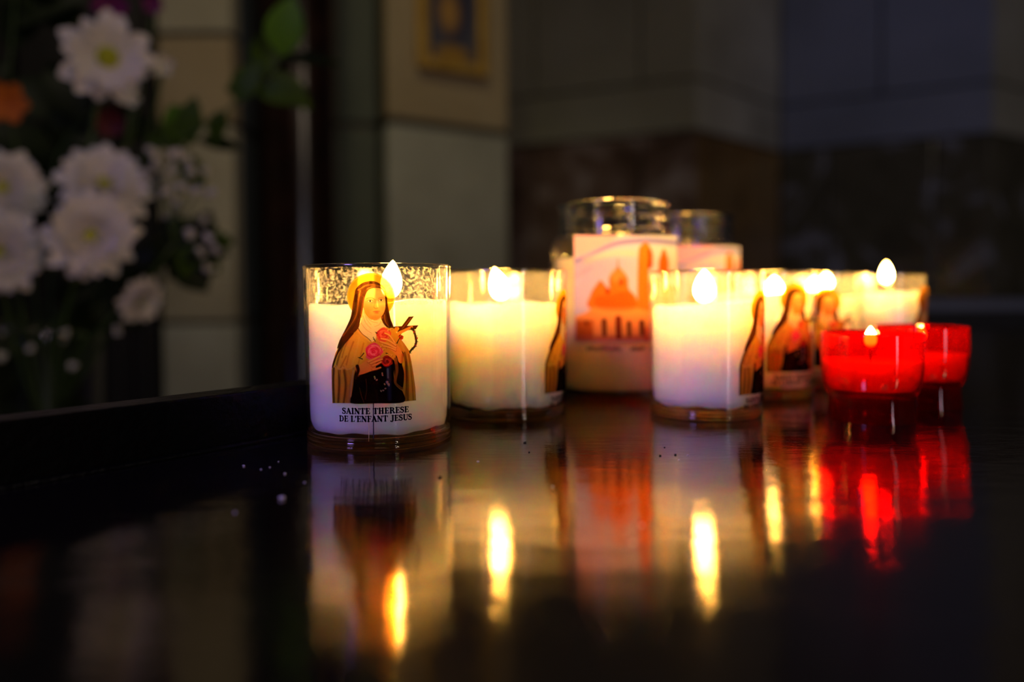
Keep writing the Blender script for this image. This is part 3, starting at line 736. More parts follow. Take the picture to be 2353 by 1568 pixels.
def text_mesh(step):
    # letters are set in arc length (mm) and height (mm) on the glass
    c = Canvas(-17, 17, -4, 5, step)
    def s_of(x):
        gx, gy, gz = on_cup1(np.array([[x]], float), np.array([[948.]])); return float(np.arctan2(gx, -gy)[0, 0]) * R1 * 1000
    z1 = float(on_cup1(np.array([[862.]]), np.array([[951.5]]))[2][0, 0]); z2 = float(on_cup1(np.array([[862.]]), np.array([[969.5]]))[2][0, 0])
    cap = 12.9 * .268 / FPX * 1000
    set_text(c, 'SAINTE THERESE', s_of(785.5), s_of(940), 0, cap, (14, 8, 22))
    set_text(c, "DE L'ENFANT JESUS", s_of(778.5), s_of(947), (z1 - z2) * 1000, cap, (14, 8, 22))
    def fn(X, Y):
        th = X / 1000 / R1; z = z1 - Y / 1000
        rr = glass_r(R1, H1, z) + 0.00012
        return rr * np.sin(th), -rr * np.cos(th), z
    me = c.to_mesh('printed_lettering', fn); me.materials.append(M_text); return me
_soft = 0
class _C2(Canvas): pass
txt_fine = None

def build_text(step, soft):
    global Canvas
    old = Canvas.stroke
    def st(s, pts, w0, w1, col, sf=1.0, op=1.0, over=False, smooth=True): return old(s, pts, w0, w1, col, soft, op, over, smooth)
    Canvas.stroke = st
    me = text_mesh(step); Canvas.stroke = old
    return me
txt_fine = build_text(0.05, 0.09)
txt_coarse = build_text(0.12, 0.2)

def glass_candle(label, ctr, R, H, delta, wax_z, flames, fine=False, fog=False, wax_R=None, wax_off=(0, 0), pool=0.006, fl_mat=None, slope=0.0, dz=0.0):
    th = math.atan2(ctr[0], ctr[1])
    rot = math.radians(delta) - (th - TH1)
    o = thing('glass_candle', label, 'candle', (ctr[0], ctr[1], 0), rot, 'clear glass votive candles printed with a nun')
    rb = 0.0042
    g = lambda h: glass_r(R, H, h)
    wall = 0.0011
    # clear wall: outside, rolled lip, inside
    pr = [(g(rb), rb), (g(H*.3), H*.3), (g(H*.7), H*.7), (g(H - .0050), H - .0050), (g(H-.0046) + .00012, H - .0046), (g(H-.0042), H - .0042), (g(H - .0009), H - .0009)]
    inn = [(g(H) - wall, H - .0009), (g(H*.7) - wall, H*.7), (g(H*.3) - wall, H*.3), (g(rb) - wall, rb + .0004)]
    obj('glass_wall', lathe('glass_wall', pr), M_glass, o)
    obj('inner_glass_wall', lathe('inner_glass_wall', inn), M_glass, o)
    lip = [(g(H), H - .0009), (g(H) + .00008, H - .0004), (g(H) - .0004, H), (g(H) - .0008, H - .0001), (g(H) - wall, H - .0009)]
    obj('rim', lathe('rim', lip), M_rim, o)
    base = [(0, .0006), (g(0)*.80, .0006), (g(0)*.86, .0), (g(0)*.965, .0), (g(0), .0006), (g(0)*1.004, .0012), (g(0)*.984, .0016), (g(0)*1.004, .0021), (g(0)*1.006, .0027), (g(0)*.982, .0031), (g(0)*1.002, .0036), (g(0), .0041), (g(0)*.985, .0044), (g(0)*.945, .0044), (g(0)*.90, .0036), (0, .0034)]
    obj('glass_base', lathe('glass_base', base), M_base, o)
    # wax
    rw = (wax_R or (g(.02) - wall - .0003))
    Rz = Matrix.Rotation(-rot, 3, 'Z')
    woff = Rz @ Vector((wax_off[0], wax_off[1], 0))
    ph = delta * .7 + ctr[0] * 50
    def mod(r, z, a):
        f = r / rw
        if z > wax_z - .012: z = z + (.0005 * math.sin(3*a + ph) + .0003 * math.sin(7*a + 1.3)) * f + slope * f * math.cos(a + rot)
        if z < .0065: z = z + .00035 * math.sin(5*a + ph) + .0002 * math.sin(13*a); 
        return r, z
    wz0 = .0050
    wp = [(0, wz0), (rw*.90, wz0), (rw*.965, wz0 + .0006), (rw*.99, wz0 + .003), (rw, wz0 + .008), (rw, wax_z*.6), (rw, wax_z - .0008), (rw*.985, wax_z), (rw*.93, wax_z + .0001), (rw*.86, wax_z - pool*.25), (rw*.72, wax_z - pool*.7), (rw*.5, wax_z - pool), (0, wax_z - pool)]
    obj('wax', lathe('wax', wp, 96, mod), M_wax, o, loc=tuple(woff))
    for (fx, fy, fz, fh, fw, lean) in flames:
        p = Rz @ Vector((fx, fy, 0))
        wk = tube_mesh('wick', bez((p.x, p.y, wax_z - pool - .001), (p.x, p.y, fz), (p.x + .0006, p.y, fz + fh*.22), 6), .0005, 7)
        obj('wick', wk, M_wick, o)
        obj('flame', flame_mesh(fh, fw, lean), fl_mat or M_flame, o, loc=(p.x, p.y, fz), rot=(0, 0, -rot))
    s = R / R1
    f1 = obj('printed_figure', nun_fine if fine else nun_coarse, None, o); f1.scale = (s, s, H / H1); f1.location.z = dz
    f2 = obj('printed_lettering', txt_fine if fine else txt_coarse, None, o); f2.scale = (s, s, H / H1); f2.location.z = dz
    if True:
        fp = [(g(wax_z) - wall - .00012, wax_z - .0006), (g(H*.85) - wall - .00012, H*.86), (g(H) - wall - .00012, H - .0012)]
        obj('condensation', lathe('condensation', fp), M_fog if fog else M_haze, o)
    return o

c1 = glass_candle('nearest candle, nun with halo and roses in sharp focus, flame behind her halo', (-0.0494, 0.2943), R1, H1, 0, .0503,
                  [(.0047, .0005, .0515, .0143, .0082, .10)], fine=True, fog=True, slope=.0009)
# two glass seam lines running down the front of the wax of the first glass
def seam(x, y0, y1, name, m_, w_):
    xs = np.full((1, 6), float(x)); ys = np.linspace(y0, y1, 6)[None, :]
    gx, gy, gz = on_cup1(xs, ys)
    k = 0.968
    pts = [(gx[0, i]*k, gy[0, i]*k, gz[0, i]) for i in range(6)]
    obj(name, tube_mesh(name, pts, w_, 6), m_, c1)
seam(857.5, 928, 1014, 'dark_seam', M_seam, .00022)
seam(846.5, 928, 1016, 'pale_seam', M_drip, .00012)
c2 = glass_candle('second glass candle from the left, white front and nun only at its right edge', (-0.0027, 0.3522), .0269, .0633, 74, .0486,
                  [(-.0022, 0, .0495, .0150, .0092, -.3)], slope=-.0004, dz=-.0052)
c3 = glass_candle('candle right of the large jar, nun half hidden at its right edge', (0.0847, 0.3481), .02475, .0625, 70, .0478,
                  [(-.0006, 0, .0480, .0150, .0096, 0)], slope=.0016, dz=-.0054)
c4 = glass_candle('candle close behind and right of the white-fronted one, whole nun figure turned to the right', (0.1288, 0.4120), .02675, .0631, 42, .0520,
                  [(.0070, .0, .0495, .0115, .0094, 0)], dz=-.0026)
c5 = glass_candle('candle behind the front red cup, nun visible from the waist up', (0.1739, 0.4574), .02675, .0632, 18, .0500,
                  [(.0000, 0.002, .0515, .0098, .0070, 0), (.0070, .001, .0535, .0100, .0078, 0)], pool=.004, dz=-.0050)
c6 = glass_candle('rightmost clear candle, flame rising above its rim', (0.2218, 0.4827), .02675, .0628, 74, .0515,
                  [(.0050, 0, .0565, .0135, .0072, 0)], wax_R=.0168, wax_off=(.0078, 0), pool=.0015, dz=-.004)

# ------------------------------------------------------------------ tall jar candles
def paint_basilica(step):
    c = Canvas(1316, 1562, 538, 822, step)
    def P(*p): return [(1250 + x / 3.0745, 430 + y / 3.0745) for x, y in p]
    O = (240, 124, 36); OD = (176, 66, 14); OL = (250, 160, 84); BR = (92, 36, 12)
    c.fill([(1320, 541), (1556, 541), (1556, 786), (1320, 786)], (212, 196, 232), 2, smooth=False)
    c.fill([(1320, 541), (1420, 541), (1380, 570), (1320, 590)], (244, 176, 190), 16, .9, over=True)
    c.fill([(1470, 541), (1556, 541), (1556, 640), (1500, 600)], (190, 198, 222), 24, .9, over=True)
    c.stroke(P((210,530),(330,480),(480,410),(600,385),(760,380),(930,395)), 8, 15, (126, 122, 206), 7, .9, over=True)
    c.stroke(P((210,640),(280,600),(330,570)), 8, 6, (196, 170, 214), 8, .7, over=True)
    c.stroke(P((300,520),(480,470),(640,470)), 12, 10, (246, 210, 190), 14, .7, over=True)
    # towers and domes
    c.fill(P((330,860),(330,760),(370,690),(400,660),(430,690),(460,720),(460,640),(500,590),(522,560),(550,590),(590,640),(600,720),(650,780),(660,880)), O, 3)
    c.stroke(P((522,560),(522,505)), 3, 1.5, (200, 96, 50), 2)
    c.blob(*P((522,625))[0], 17, 16, OL, 8, .6, over=True)
    c.fill(P((665,900),(665,480),(690,410),(715,388),(742,410),(768,480),(760,570),(740,600),(740,900)), O, 3)
    c.stroke(P((745,450),(750,560)), 8, 9, OD, 5, .9, over=True); c.stroke(P((742,530),(742,570)), 5, 5, BR, 3, .9, over=True)
    c.fill(P((808,570),(820,490),(845,435),(868,480),(880,570),(875,900),(808,900)), (222, 100, 26), 3)
    c.fill(P((740,620),(930,700),(930,1085),(740,1085)), O, 3, smooth=False)
    c.fill(P((222,1088),(222,910),(300,890),(340,850),(640,850),(760,880),(930,900),(930,1088)), OL, 4, smooth=False)
    c.fill(P((222,1088),(222,940),(350,940),(350,1088)), (204, 92, 22), 6, .9, smooth=False, over=True)
    c.fill(P((222,1050),(930,1050),(930,1090),(222,1090)), (196, 100, 76), 5, .7, smooth=False, over=True)
    c.fill(P((360,780),(470,760),(600,740),(640,860),(400,860)), (232, 96, 20), 9, .7, over=True)
    c.blob(*P((545,670))[0], 6, 9, (170, 70, 20), 4, .8, over=True)
    c.blob(*P((450,735))[0], 5, 7, BR, 4, .8, over=True)
    for (x, y0, y1, w_, cl) in ((300,955,975,16,BR),(425,945,1045,34,BR),(525,930,1060,44,(120,30,12)),(600,960,1050,30,BR),(690,955,1040,34,BR),(770,955,1040,30,BR),(850,955,1040,30,BR)):
        c.stroke(P((x, y0), (x + 3, y1)), w_ / 3.0, w_ / 3.6, cl, 3, .95, over=True)
    c.stroke(P((722,1000),(722,1085)), 6, 6, (214, 40, 10), 3, .8, over=True)
    # caption, too soft in the photograph to read: a worn line of small ink strokes
    x = 1350
    q = random.Random(4)
    for L_ in (6, 4, 5, 5, 5, 4, 5, 6, 5, 4, 5, 4, 0, 0, 0, 0, 7, 5, 5, 6):
        if L_: c.stroke([(x, 803 + q.uniform(-1, 1)), (x + L_, 801 + q.uniform(-2, 2))], 5.5, 4.5, (110, 74, 40), 4, .75)
        x += L_ + 1.6 if L_ else 6
    return c
JC = Vector((0.0539, 0.4199, 0)); JR = .03325
def on_jar(X, Y):
    dx = F_.x + R_.x * (X - 1176.5) / FPX - U_.x * (Y - 722) / FPX
    dy = F_.y + R_.y * (X - 1176.5) / FPX - U_.y * (Y - 722) / FPX
    dz = F_.z + R_.z * (X - 1176.5) / FPX - U_.z * (Y - 722) / FPX
    a = dx*dx + dy*dy; b = -2*(dx*JC.x + dy*JC.y); c = JC.x**2 + JC.y**2 - JR*JR
    D = np.maximum(b*b - 4*a*c, 0); t = (-b - np.sqrt(D)) / (2*a)
    x, y, z = dx*t - JC.x, dy*t - JC.y, HC + dz*t
    th = np.arctan2(x, -y); rr = JR + .00015
    return rr * np.sin(th), -rr * np.cos(th), z
bas = paint_basilica(1.7).to_mesh('printed_label', on_jar); bas.materials.append(M_jarlabel)
THJ = math.atan2(JC.x, JC.y)
def jar_candle(label, ctr, H, delta, wax_z, fl):
    th = math.atan2(ctr[0], ctr[1]); rot = math.radians(delta) - (th - THJ)
    o = thing('jar_candle', label, 'candle', (ctr[0], ctr[1], 0), rot, 'tall glass jar candles with a church label')
    R = JR; RN = .0282; zs = H * .775
    body = [(R*.86, 0.0008), (R*.95, .0004), (R*.99, .0025), (R, .006), (R, zs - .004), (R*.985, zs + .0002), (R*.95, zs + .0030), (RN + .0004, zs + .0055)]
    obj('glass_body', lathe('glass_body', body), M_glass, o)
    ins = [(R*.9, .004), (R - .0022, .007), (R - .0022, zs - .005), (R - .0035, zs + .0005), (RN - .0018, zs + .005)]
    obj('inner_glass_body', lathe('inner_glass_body', ins), M_glass, o)
    # threaded neck of solid glass
    z0 = zs + .0055; n = 96; turns = []
    zt = H
    prof_o = [(RN + .0004, z0), (RN, z0 + .0012)]
    z = z0 + .0012
    k = 0
    while z < zt - .0034:
        t = (z - z0) / (zt - z0); bump = .0011 * max(0, math.sin(t * math.pi * 5.2)) ** 2
        prof_o.append((RN + bump, z)); z += .0006
    prof_o += [(RN, zt - .0030), (RN + .0010, zt - .0026), (RN + .0013, zt - .0016), (RN + .0009, zt - .0005), (RN - .0004, zt), (RN - .0018, zt - .0005), (RN - .0022, zt - .0020), (RN - .0022, z0 + .001), (RN - .0018, z0), (RN + .0004, z0)]
    def mod(r, z, a): return r, z
    obj('threaded_neck', lathe('threaded_neck', prof_o, 96), M_neck, o)
    rw = R - .0026
    wp = [(0, .004), (rw*.92, .004), (rw*.98, .0055), (rw, .009), (rw, wax_z*.5), (rw, wax_z - .0006), (rw*.97, wax_z), (rw*.8, wax_z - .002), (rw*.5, wax_z - .003), (0, wax_z - .003)]
    obj('wax', lathe('wax', wp, 72), M_waxjar, o)
    obj('printed_label', bas, None, o)
    if fl:
        fx, fz, fh, fw = fl
        obj('wick', tube_mesh('wick', [(fx, 0, wax_z - .004), (fx, 0, fz + .002)], .0006, 7), M_wick, o)
        obj('flame', flame_mesh(fh, fw), M_flame_small, o, loc=(fx, 0, fz))
    return o
jar_candle('larger-looking glass jar candle with an orange domed church label, between two votive candles', (JC.x, JC.y), .0994, 0, .0705, (-.004, .0715, .010, .006))
jar_candle('smaller-looking jar candle behind the other jar, only pink sky of its label seen', (.1143, .5205), .1016, 24, .0685, (0, .0695, .009, .005))

# ------------------------------------------------------------------ red cups
def red_cup(label, ctr, H, R, flame, wax_z):
    o = thing('red_candle_cup', label, 'candle', (ctr[0], ctr[1], 0), 0, 'red glass candle cups')
    foot = [(R*.86, 0), (R*.845, .003), (R*.83, .0075), (R*.835, .0102)]
    obj('foot', lathe('foot', foot), M_redbase, o)
    fin = [(R*.77, .0004), (R*.77, .0090), (0, .0097)]
    obj('inner_foot', lathe('inner_foot', fin), M_redbase, o)
    bowl = [(R*.835, .0100), (R*.875, .0106), (R*.915, .0122), (R*.948, .0144), (R*.972, .0172), (R*.989, .0205), (R, .0255), (R*.998, .030), (R*.990, H - .001), (R*.984, H), (R*.965, H - .0004)]
    obj('bowl', lathe('bowl', bowl), M_red, o)
    inn = [(R*.965, H - .0004), (R*.97, .028), (R*.955, .0200), (R*.905, .0148), (R*.85, .0122), (0, .0112)]
    obj('inner_bowl', lathe('inner_bowl', inn), M_red, o)
    rw = R * .945
    wp = [(0, .0118), (rw*.86, .0128), (rw*.95, .0156), (rw*.985, .0200), (rw, wax_z), (rw*.93, wax_z - .0006), (rw*.7, wax_z - .0012), (0, wax_z - .0012)]
    obj('wax', lathe('wax', wp, 72), M_waxred, o)
    fx, fy, fz, fh, fw = flame
    obj('wick', tube_mesh('wick', [(fx, fy, wax_z - .002), (fx + .0002, fy, fz + .0015)], .0004, 7), M_wick, o)
    obj('flame', flame_mesh(fh, fw), M_flame, o, loc=(fx, fy, fz))
    return o
red_cup('front red glass cup with a small flame showing above its rim', (.1488, .3293), .0362, .0200, (-.0004, 0, .0296, .0088, .0050), .0245)
red_cup('red glass cup at the far right, half behind the other red cup', (.1877, .3653), .0370, .0200, (.0002, 0, .0300, .0066, .0036), .0240)

# ------------------------------------------------------------------ chapel: floor, ceiling, walls and piers
Z0, Z1 = -0.76, 3.2
box('floor', -3.2, 3.6, -4.2, 4.4, Z0 - .05, Z0, M_floor)['kind'] = 'structure'
box('ceiling', -3.2, 3.6, -4.2, 4.4, Z1, Z1 + .05, M_ceil)['kind'] = 'structure'

def offset_poly(poly, d):
    n = len(poly); cx = sum(p[0] for p in poly)/n; cy_ = sum(p[1] for p in poly)/n
    out = []
    for i in range(n):
        p0, p1, p2 = Vector(poly[i-1]), Vector(poly[i]), Vector(poly[(i+1) % n])
        e1, e2 = (p1-p0).normalized(), (p2-p1).normalized()
        n1, n2 = Vector((e1.y, -e1.x)), Vector((e2.y, -e2.x))
        if n1.dot(p1 - Vector((cx, cy_))) < 0: n1 = -n1
        if n2.dot(p1 - Vector((cx, cy_))) < 0: n2 = -n2
        b = (n1 + n2); b = b / max(0.3, b.length_squared) * 2
        out.append((p1.x - b.x * d, p1.y - b.y * d))
    return out
def pier(name, poly, courses, mats, gap=.006):
    core = prism(name, offset_poly(poly, .012), Z0, Z1, M_mortar); core['kind'] = 'structure'
    for i, (a, b) in enumerate(zip(courses[:-1], courses[1:])):
        prism('stone_block', poly, a + gap / 2, b - gap / 2, mats[i % len(mats)], core, .003)
    return core
# left pier (pale stone behind the flowers)
yl = 1.60
a = plan(372, yl); b = plan(541, yl)
hj = hgt(460, 742, yl); hu = hgt(460, 285, yl); hu2 = hgt(460, 78, yl)
M_blue = stone('shaded_blue_grey', (0.035, 0.042, 0.055), (0.05, 0.06, 0.075), s=4)  # dark bluish tone stands in for shade on the left pier's side
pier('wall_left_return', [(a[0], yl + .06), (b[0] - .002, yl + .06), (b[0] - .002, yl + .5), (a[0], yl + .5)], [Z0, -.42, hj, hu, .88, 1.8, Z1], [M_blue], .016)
pier('wall_left', [a, b, (b[0], yl + .05), (a[0], yl + .05)], [Z0, -.42, hj, hu, hu2, .88, 1.3, 1.8, 2.4, Z1],
     [M_lime2, M_lime2, M_lime, M_lime3, M_lime, M_lime2, M_lime3, M_lime, M_lime2], .010)
# middle pier with the picture
q = [plan(880, 2.06), plan(893, 2.0), plan(1168, 2.2)]
hm = hgt(893, 275, 2.0)
q2 = [q[0], q[1], q[2], (q[2][0] - .03, 3.0), (q[0][0], 3.0)]
M_dark = stone('shaded_green_grey', (0.055, 0.065, 0.05), (0.085, 0.095, 0.075), s=4)  # shade of the middle pier's left face put into the slab's colour
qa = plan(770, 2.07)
pier('wall_shaded_side', [qa, (q[0][0] - .012, 2.07), (q[0][0] - .012, 2.6), (qa[0], 2.6)], [Z0, -.30, hgt(893, 275, 2.0), hgt(893, 275, 2.0) + .62, 1.7, Z1], [M_dark], .02)
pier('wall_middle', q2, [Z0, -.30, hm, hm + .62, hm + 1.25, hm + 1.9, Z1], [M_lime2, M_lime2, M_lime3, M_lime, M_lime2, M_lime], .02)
# back walls in runs: each run is a slab with blocks standing on it
def wall_run(name, p, q_, courses, mats, nblk, gap=.008, th=.12):
    p, q_ = Vector(p), Vector(q_); d = (q_ - p); L_ = d.length; d.normalize(); nr = Vector((-d.y, d.x))
    if nr.y < 0: nr = -nr
    poly = [p + nr*.03, q_ + nr*.03, q_ + nr*th, p + nr*th]
    core = prism(name, [tuple(v) for v in poly], Z0, Z1, M_mortar); core['kind'] = 'structure'
    for i, (a_, b_) in enumerate(zip(courses[:-1], courses[1:])):
        n_ = nblk[i % len(nblk)]; off = 0 if i % 2 == 0 else .5
        cuts = [0] + [L_ * (k + off) / n_ for k in range(0 if off else 1, n_)] + [L_]
        cuts = sorted(set(round(c_, 4) for c_ in cuts))
        for c0, c1_ in zip(cuts[:-1], cuts[1:]):
            if c1_ - c0 < .03: continue
            A_, B_ = p + d*(c0 + gap/2), p + d*(c1_ - gap/2)
            prism('stone_block', [tuple(A_), tuple(B_), tuple(B_ + nr*.04), tuple(A_ + nr*.04)], a_ + gap/2, b_ - gap/2, mats[i % len(mats)], core, .003)
    return core
hd = hgt(1600, 298, 2.6)
M_limed = stone('limestone_dark', (0.25, 0.24, 0.17), (0.34, 0.33, 0.25), s=3)
M_limeb = stone('limestone_blue_lit', (0.16, 0.18, 0.23), (0.22, 0.24, 0.31), s=3)  # blue of the light on right wall and ledge put into the stone
W1, W2, W3, W4, W5 = plan(1120, 2.93), plan(1602, 2.60), plan(1792, 3.02), plan(2278, 2.68), plan(2600, 3.3)
cs = [Z0, -.25, hd, hd + .17, hd + .75, hd + 1.4, Z1]
wall_run('wall_back', W1, W2, cs, [M_dado, M_dado, M_limed, M_limed, M_lime2, M_limed], [2, 2, 1, 2])
wall_run('wall_corner', W2, W3, cs, [M_dado2, M_dado2, M_lime2, M_lime2, M_lime2], [1])
wall_run('wall_right', W3, W4, cs, [M_dado3, M_dado3, M_limeb, M_limeb, M_limeb], [2, 2, 1, 1])
wall_run('wall_end', W4, W5, cs, [M_dado3, M_dado3, M_limed, M_limed, M_limed], [1])
# far dark wall on the left, side walls and the wall behind the photographer
for nm, x0, x1, y0, y1 in (('wall_far', -3.2, 3.6, 4.3, 4.4), ('wall_side', -3.25, -3.2, -4.2, 4.4), ('wall_nave', 3.6, 3.65, -4.2, 4.4)):
    box(nm, x0, x1, y0, y1, Z0, Z1, M_limed)['kind'] = 'structure'
# stone ledge at the foot of the right wall
lz = hgt(2240, 691, 2.3)
led = prism('trim_1', [plan(2050, 2.42), plan(2500, 2.36), plan(2500, 2.60), plan(2050, 2.62)], Z0, lz, M_limeb); led['kind'] = 'structure'
# polished red column between the piers
cc = plan(689, 1.72)
col = thing('marble_column', 'polished dark red round column left of the framed picture', 'column', (cc[0], cc[1], Z0))
rc = .0825
obj('shaft', lathe('shaft', [(rc, .16), (rc, Z1 - Z0 - .22)], 64), M_col, col)
obj('base', lathe('base', [(0, 0), (rc+.05, 0), (rc+.05, .06), (rc+.02, .08), (rc+.035, .11), (rc+.01, .14), (rc, .16), (0, .16)], 64), M_mortar, col)
obj('capital', lathe('capital', [(0, Z1-Z0-.22), (rc, Z1-Z0-.22), (rc+.02, Z1-Z0-.19), (rc+.03, Z1-Z0-.1), (rc+.07, Z1-Z0-.04), (rc+.07, Z1-Z0), (0, Z1-Z0)], 64), M_mortar, col)
# dark wooden cupboard behind the vase
cx0, cx1 = plan(-260, 1.58)[0], -.712
cb = thing('cupboard', 'dark wooden cupboard behind the vase of flowers', 'cupboard', ((cx0+cx1)/2, 1.58, Z0))
hw = (cx1 - cx0) / 2
box('carcass', -hw, hw, .015, .32, 0, 2.3, M_wood, cb, .004)
for s in (-1, 1):
    bx0, bx1 = (-hw + .01, -.006) if s < 0 else (.006, hw - .01)
    dr = box('door', bx0, bx1, -.005, .015, .06, 2.24, M_wood, cb, .003)
    bm = bmesh.new(); box_bm(bm, bx0 + .05, bx1 - .05, -.012, -.003, .16, 1.05, .004); obj('door_panel', bm_mesh('door_panel', bm), M_wood, dr)
    bm = bmesh.new(); box_bm(bm, bx0 + .05, bx1 - .05, -.012, -.003, 1.15, 2.14, .004); obj('door_panel', bm_mesh('door_panel', bm), M_wood, dr)

# framed picture on the middle pier
P0, P1 = Vector(plan(966, 2.0 + .2*(966-893)/279*.97)), Vector(plan(1122, 2.0 + .2*(1122-893)/279*.97))
def pier_pt(x):            # point of the pier face seen at column x
    r = ray(x, 400); d = Vector(q[2]) - Vector(q[1]); o_ = Vector(q[1])
    t = (o_.x * r.y - o_.y * r.x) / (d.y * r.x - d.x * r.y)
    return o_ + d * t
P0, P1 = pier_pt(957), pier_pt(1116)
dv = (P1 - P0).normalized(); wf = (P1 - P0).length; mid = (P0 + P1) / 2
out_n = Vector((dv.y, -dv.x))
zb = hgt(1045, 170, mid.y)
pf = thing('framed_picture', 'gilt framed picture hanging on the pale stone pier', 'picture', (mid.x + out_n.x*.004, mid.y + out_n.y*.004, zb), math.atan2(dv.y, dv.x))
hf = .40; fw = .030; h2 = wf / 2
def fbox(n, x0, x1, z0, z1, m_, y0=-.020, y1=0.0, bev=.005): 
    bm = bmesh.new(); box_bm(bm, x0, x1, y0, y1, z0, z1, bev); return obj(n, bm_mesh(n, bm), m_, pf)
fbox('frame_side', -h2, -h2 + fw, 0, hf, M_gold); fbox('frame_side', h2 - fw, h2, 0, hf, M_gold)
fbox('frame_side', -h2 + fw, h2 - fw, 0, fw, M_gold); fbox('frame_side', -h2 + fw, h2 - fw, hf - fw, hf, M_gold)
cv = Canvas(-60, 60, 0, 340, 3)
cv.fill([(-60, 0), (60, 0), (60, 340), (-60, 340)], (70, 70, 84), 1, smooth=False)
cv.blob(0, 175, 44, 120, (44, 42, 66), 14); cv.blob(-8, 215, 22, 48, (168, 124, 60), 18); cv.blob(-4, 110, 12, 24, (120, 112, 116), 10)
cv.blob(0, 320, 40, 22, (150, 112, 40), 12)
pm = cv.to_mesh('painting', lambda X, Y: (X/120*(wf - 2*fw), np.full(X.shape, -.006), hf - fw - Y/340*(hf - 2*fw)))
m_, nt, out = mat('paint'); a_ = N(nt, 'ShaderNodeAttribute', attribute_name='ink'); p_ = N(nt, 'ShaderNodeBsdfPrincipled', i_Roughness=.5)
nt.links.new(a_.outputs['Color'], p_.inputs['Base Color']); nt.links.new(p_.outputs[0], out.inputs[0])
obj('painting', pm, m_, pf)

# ------------------------------------------------------------------ flowers
def petal_mesh(L_, w_, curl, cup_=.25):
    V = []; Fc = []; nu, nv = 6, 3
    for i in range(nu + 1):
        t = i / nu; ww = w_ * (math.sin(math.pi * (0.10 + 0.80 * t)) ** .7) * (.55 + .6*t) * .5
        if i == nu: ww *= .35
        for j in range(nv):
            s = (j - 1); V.append((s * ww, L_ * t, curl * L_ * t * t + cup_ * ww * s * s))
    for i in range(nu):
        for j in range(nv - 1):
            a = i*nv + j; Fc.append((a, a+1, a+nv+1, a+nv))
    return mesh('petal', V, Fc)
PM = {}
def petal(L_, w_, curl, m_):
    k = (round(L_, 4), round(w_, 4), round(curl, 2), m_.name)
    if k not in PM: PM[k] = petal_mesh(L_, w_, curl); PM[k].materials.append(m_)
    return PM[k]
eye_me = lathe('floret_disc', [(0, .0085), (.003, .008), (.006, .006), (.0075, .003), (.0065, 0), (0, -.001)], 20); eye_me.materials.append(M_eye)
VASE = None
def chrysanthemum(label, x, y, depth, diam_px, tilt=(0, 0), full=True, target=None):
    """head centred where the photograph shows it; diameter in photo pixels at that depth"""
    c = at(x, y, depth); Rr = diam_px / 2 / FPX * depth
    o = thing('chrysanthemum', label, 'flower', (c.x, c.y, c.z), 0, 'white chrysanthemums in the vase')
    fwd = (CAM - c).normalized(); fwd = (fwd + Vector((tilt[0], 0, tilt[1]))).normalized()
    Q = fwd.to_track_quat('Z', 'Y'); 
    rr = random.Random(int(x * 7 + y))
    rings = ((17, 1.0, -.10, .02), (16, .88, .05, .26), (14, .70, .15, .55), (9, .45, .2, .85)) if full else ((13, 1.0, -.05, .0), (11, .80, .1, .30))
    for (n, f, curl, elev) in rings:
        for k in range(n):
            L_ = Rr * f; pm_ = petal(L_, Rr * (.40 if full else .46), curl, M_petal)
            p = obj('petal', pm_, None, o)
            a = 2*math.pi*(k + rr.uniform(-.28, .28))/n + f*3
            e = elev + rr.uniform(-.16, .16)
            p.rotation_mode = 'QUATERNION'
            p.rotation_quaternion = Q @ (Matrix.Rotation(a, 3, 'Z') @ Matrix.Rotation(e, 3, 'X')).to_quaternion()
            s = rr.uniform(.84, 1.08); p.scale = (s, s, s)
    e = obj('floret_disc', eye_me, None, o); e.rotation_mode = 'QUATERNION'; e.rotation_quaternion = Q
    s = Rr / .048 * (1.15 if full else 1.5); e.scale = (s*1.0, s*1.0, s); e.location = fwd * (Rr * .05)
    # stem down to the vase
    t = (target or VB) - c
    back = -fwd * .01
    st = tube_mesh('stem', bez(back, back + Vector((t.x*.35, .02, t.z*.45)) - fwd*.03, t, 12), .0022, 8)
    obj('stem', st, M_stem, o)
    return o
vd = .93
vx, _ = plan(95, vd)
vtop = hgt(95, 742, vd)
VB = Vector((vx, vd, vtop - .12))
SH = -0.335
# side table and vase
stt = thing('side_table', 'dark side table under the flower vase beyond the raised edge', 'table', (vx - .02, vd + .03, Z0))
box('tabletop', -.2, .2, -.17, .17, SH - Z0 - .025, SH - Z0, M_wood, stt, .003)
for sx in (-1, 1):
    for sy in (-1, 1): box('leg', sx*.17 - .02, sx*.17 + .02, sy*.14 - .02, sy*.14 + .02, 0, SH - Z0 - .025, M_wood, stt, .002)
vs = thing('glass_vase', 'clear glass vase holding the flower stems behind the raised edge', 'vase', (vx, vd, SH))
vh = vtop - SH
obj('glass_body', lathe('glass_body', [(0, .002), (.045, 0), (.055, .004), (.060, .05), (.058, vh*.5), (.064, vh - .02), (.070, vh), (.068, vh + .001), (.061, vh - .02), (.055, vh*.5), (.057, .05), (.050, .012), (0, .010)], 64), M_glass, vs)
obj('water', lathe('water', [(0, .013), (.05, .014), (.0545, .05), (.0535, vh*.5), (.0535, vh*.6), (0, vh*.6)], 48), thin_glass('water', (.9, .95, .88), .01, 1.33), vs)

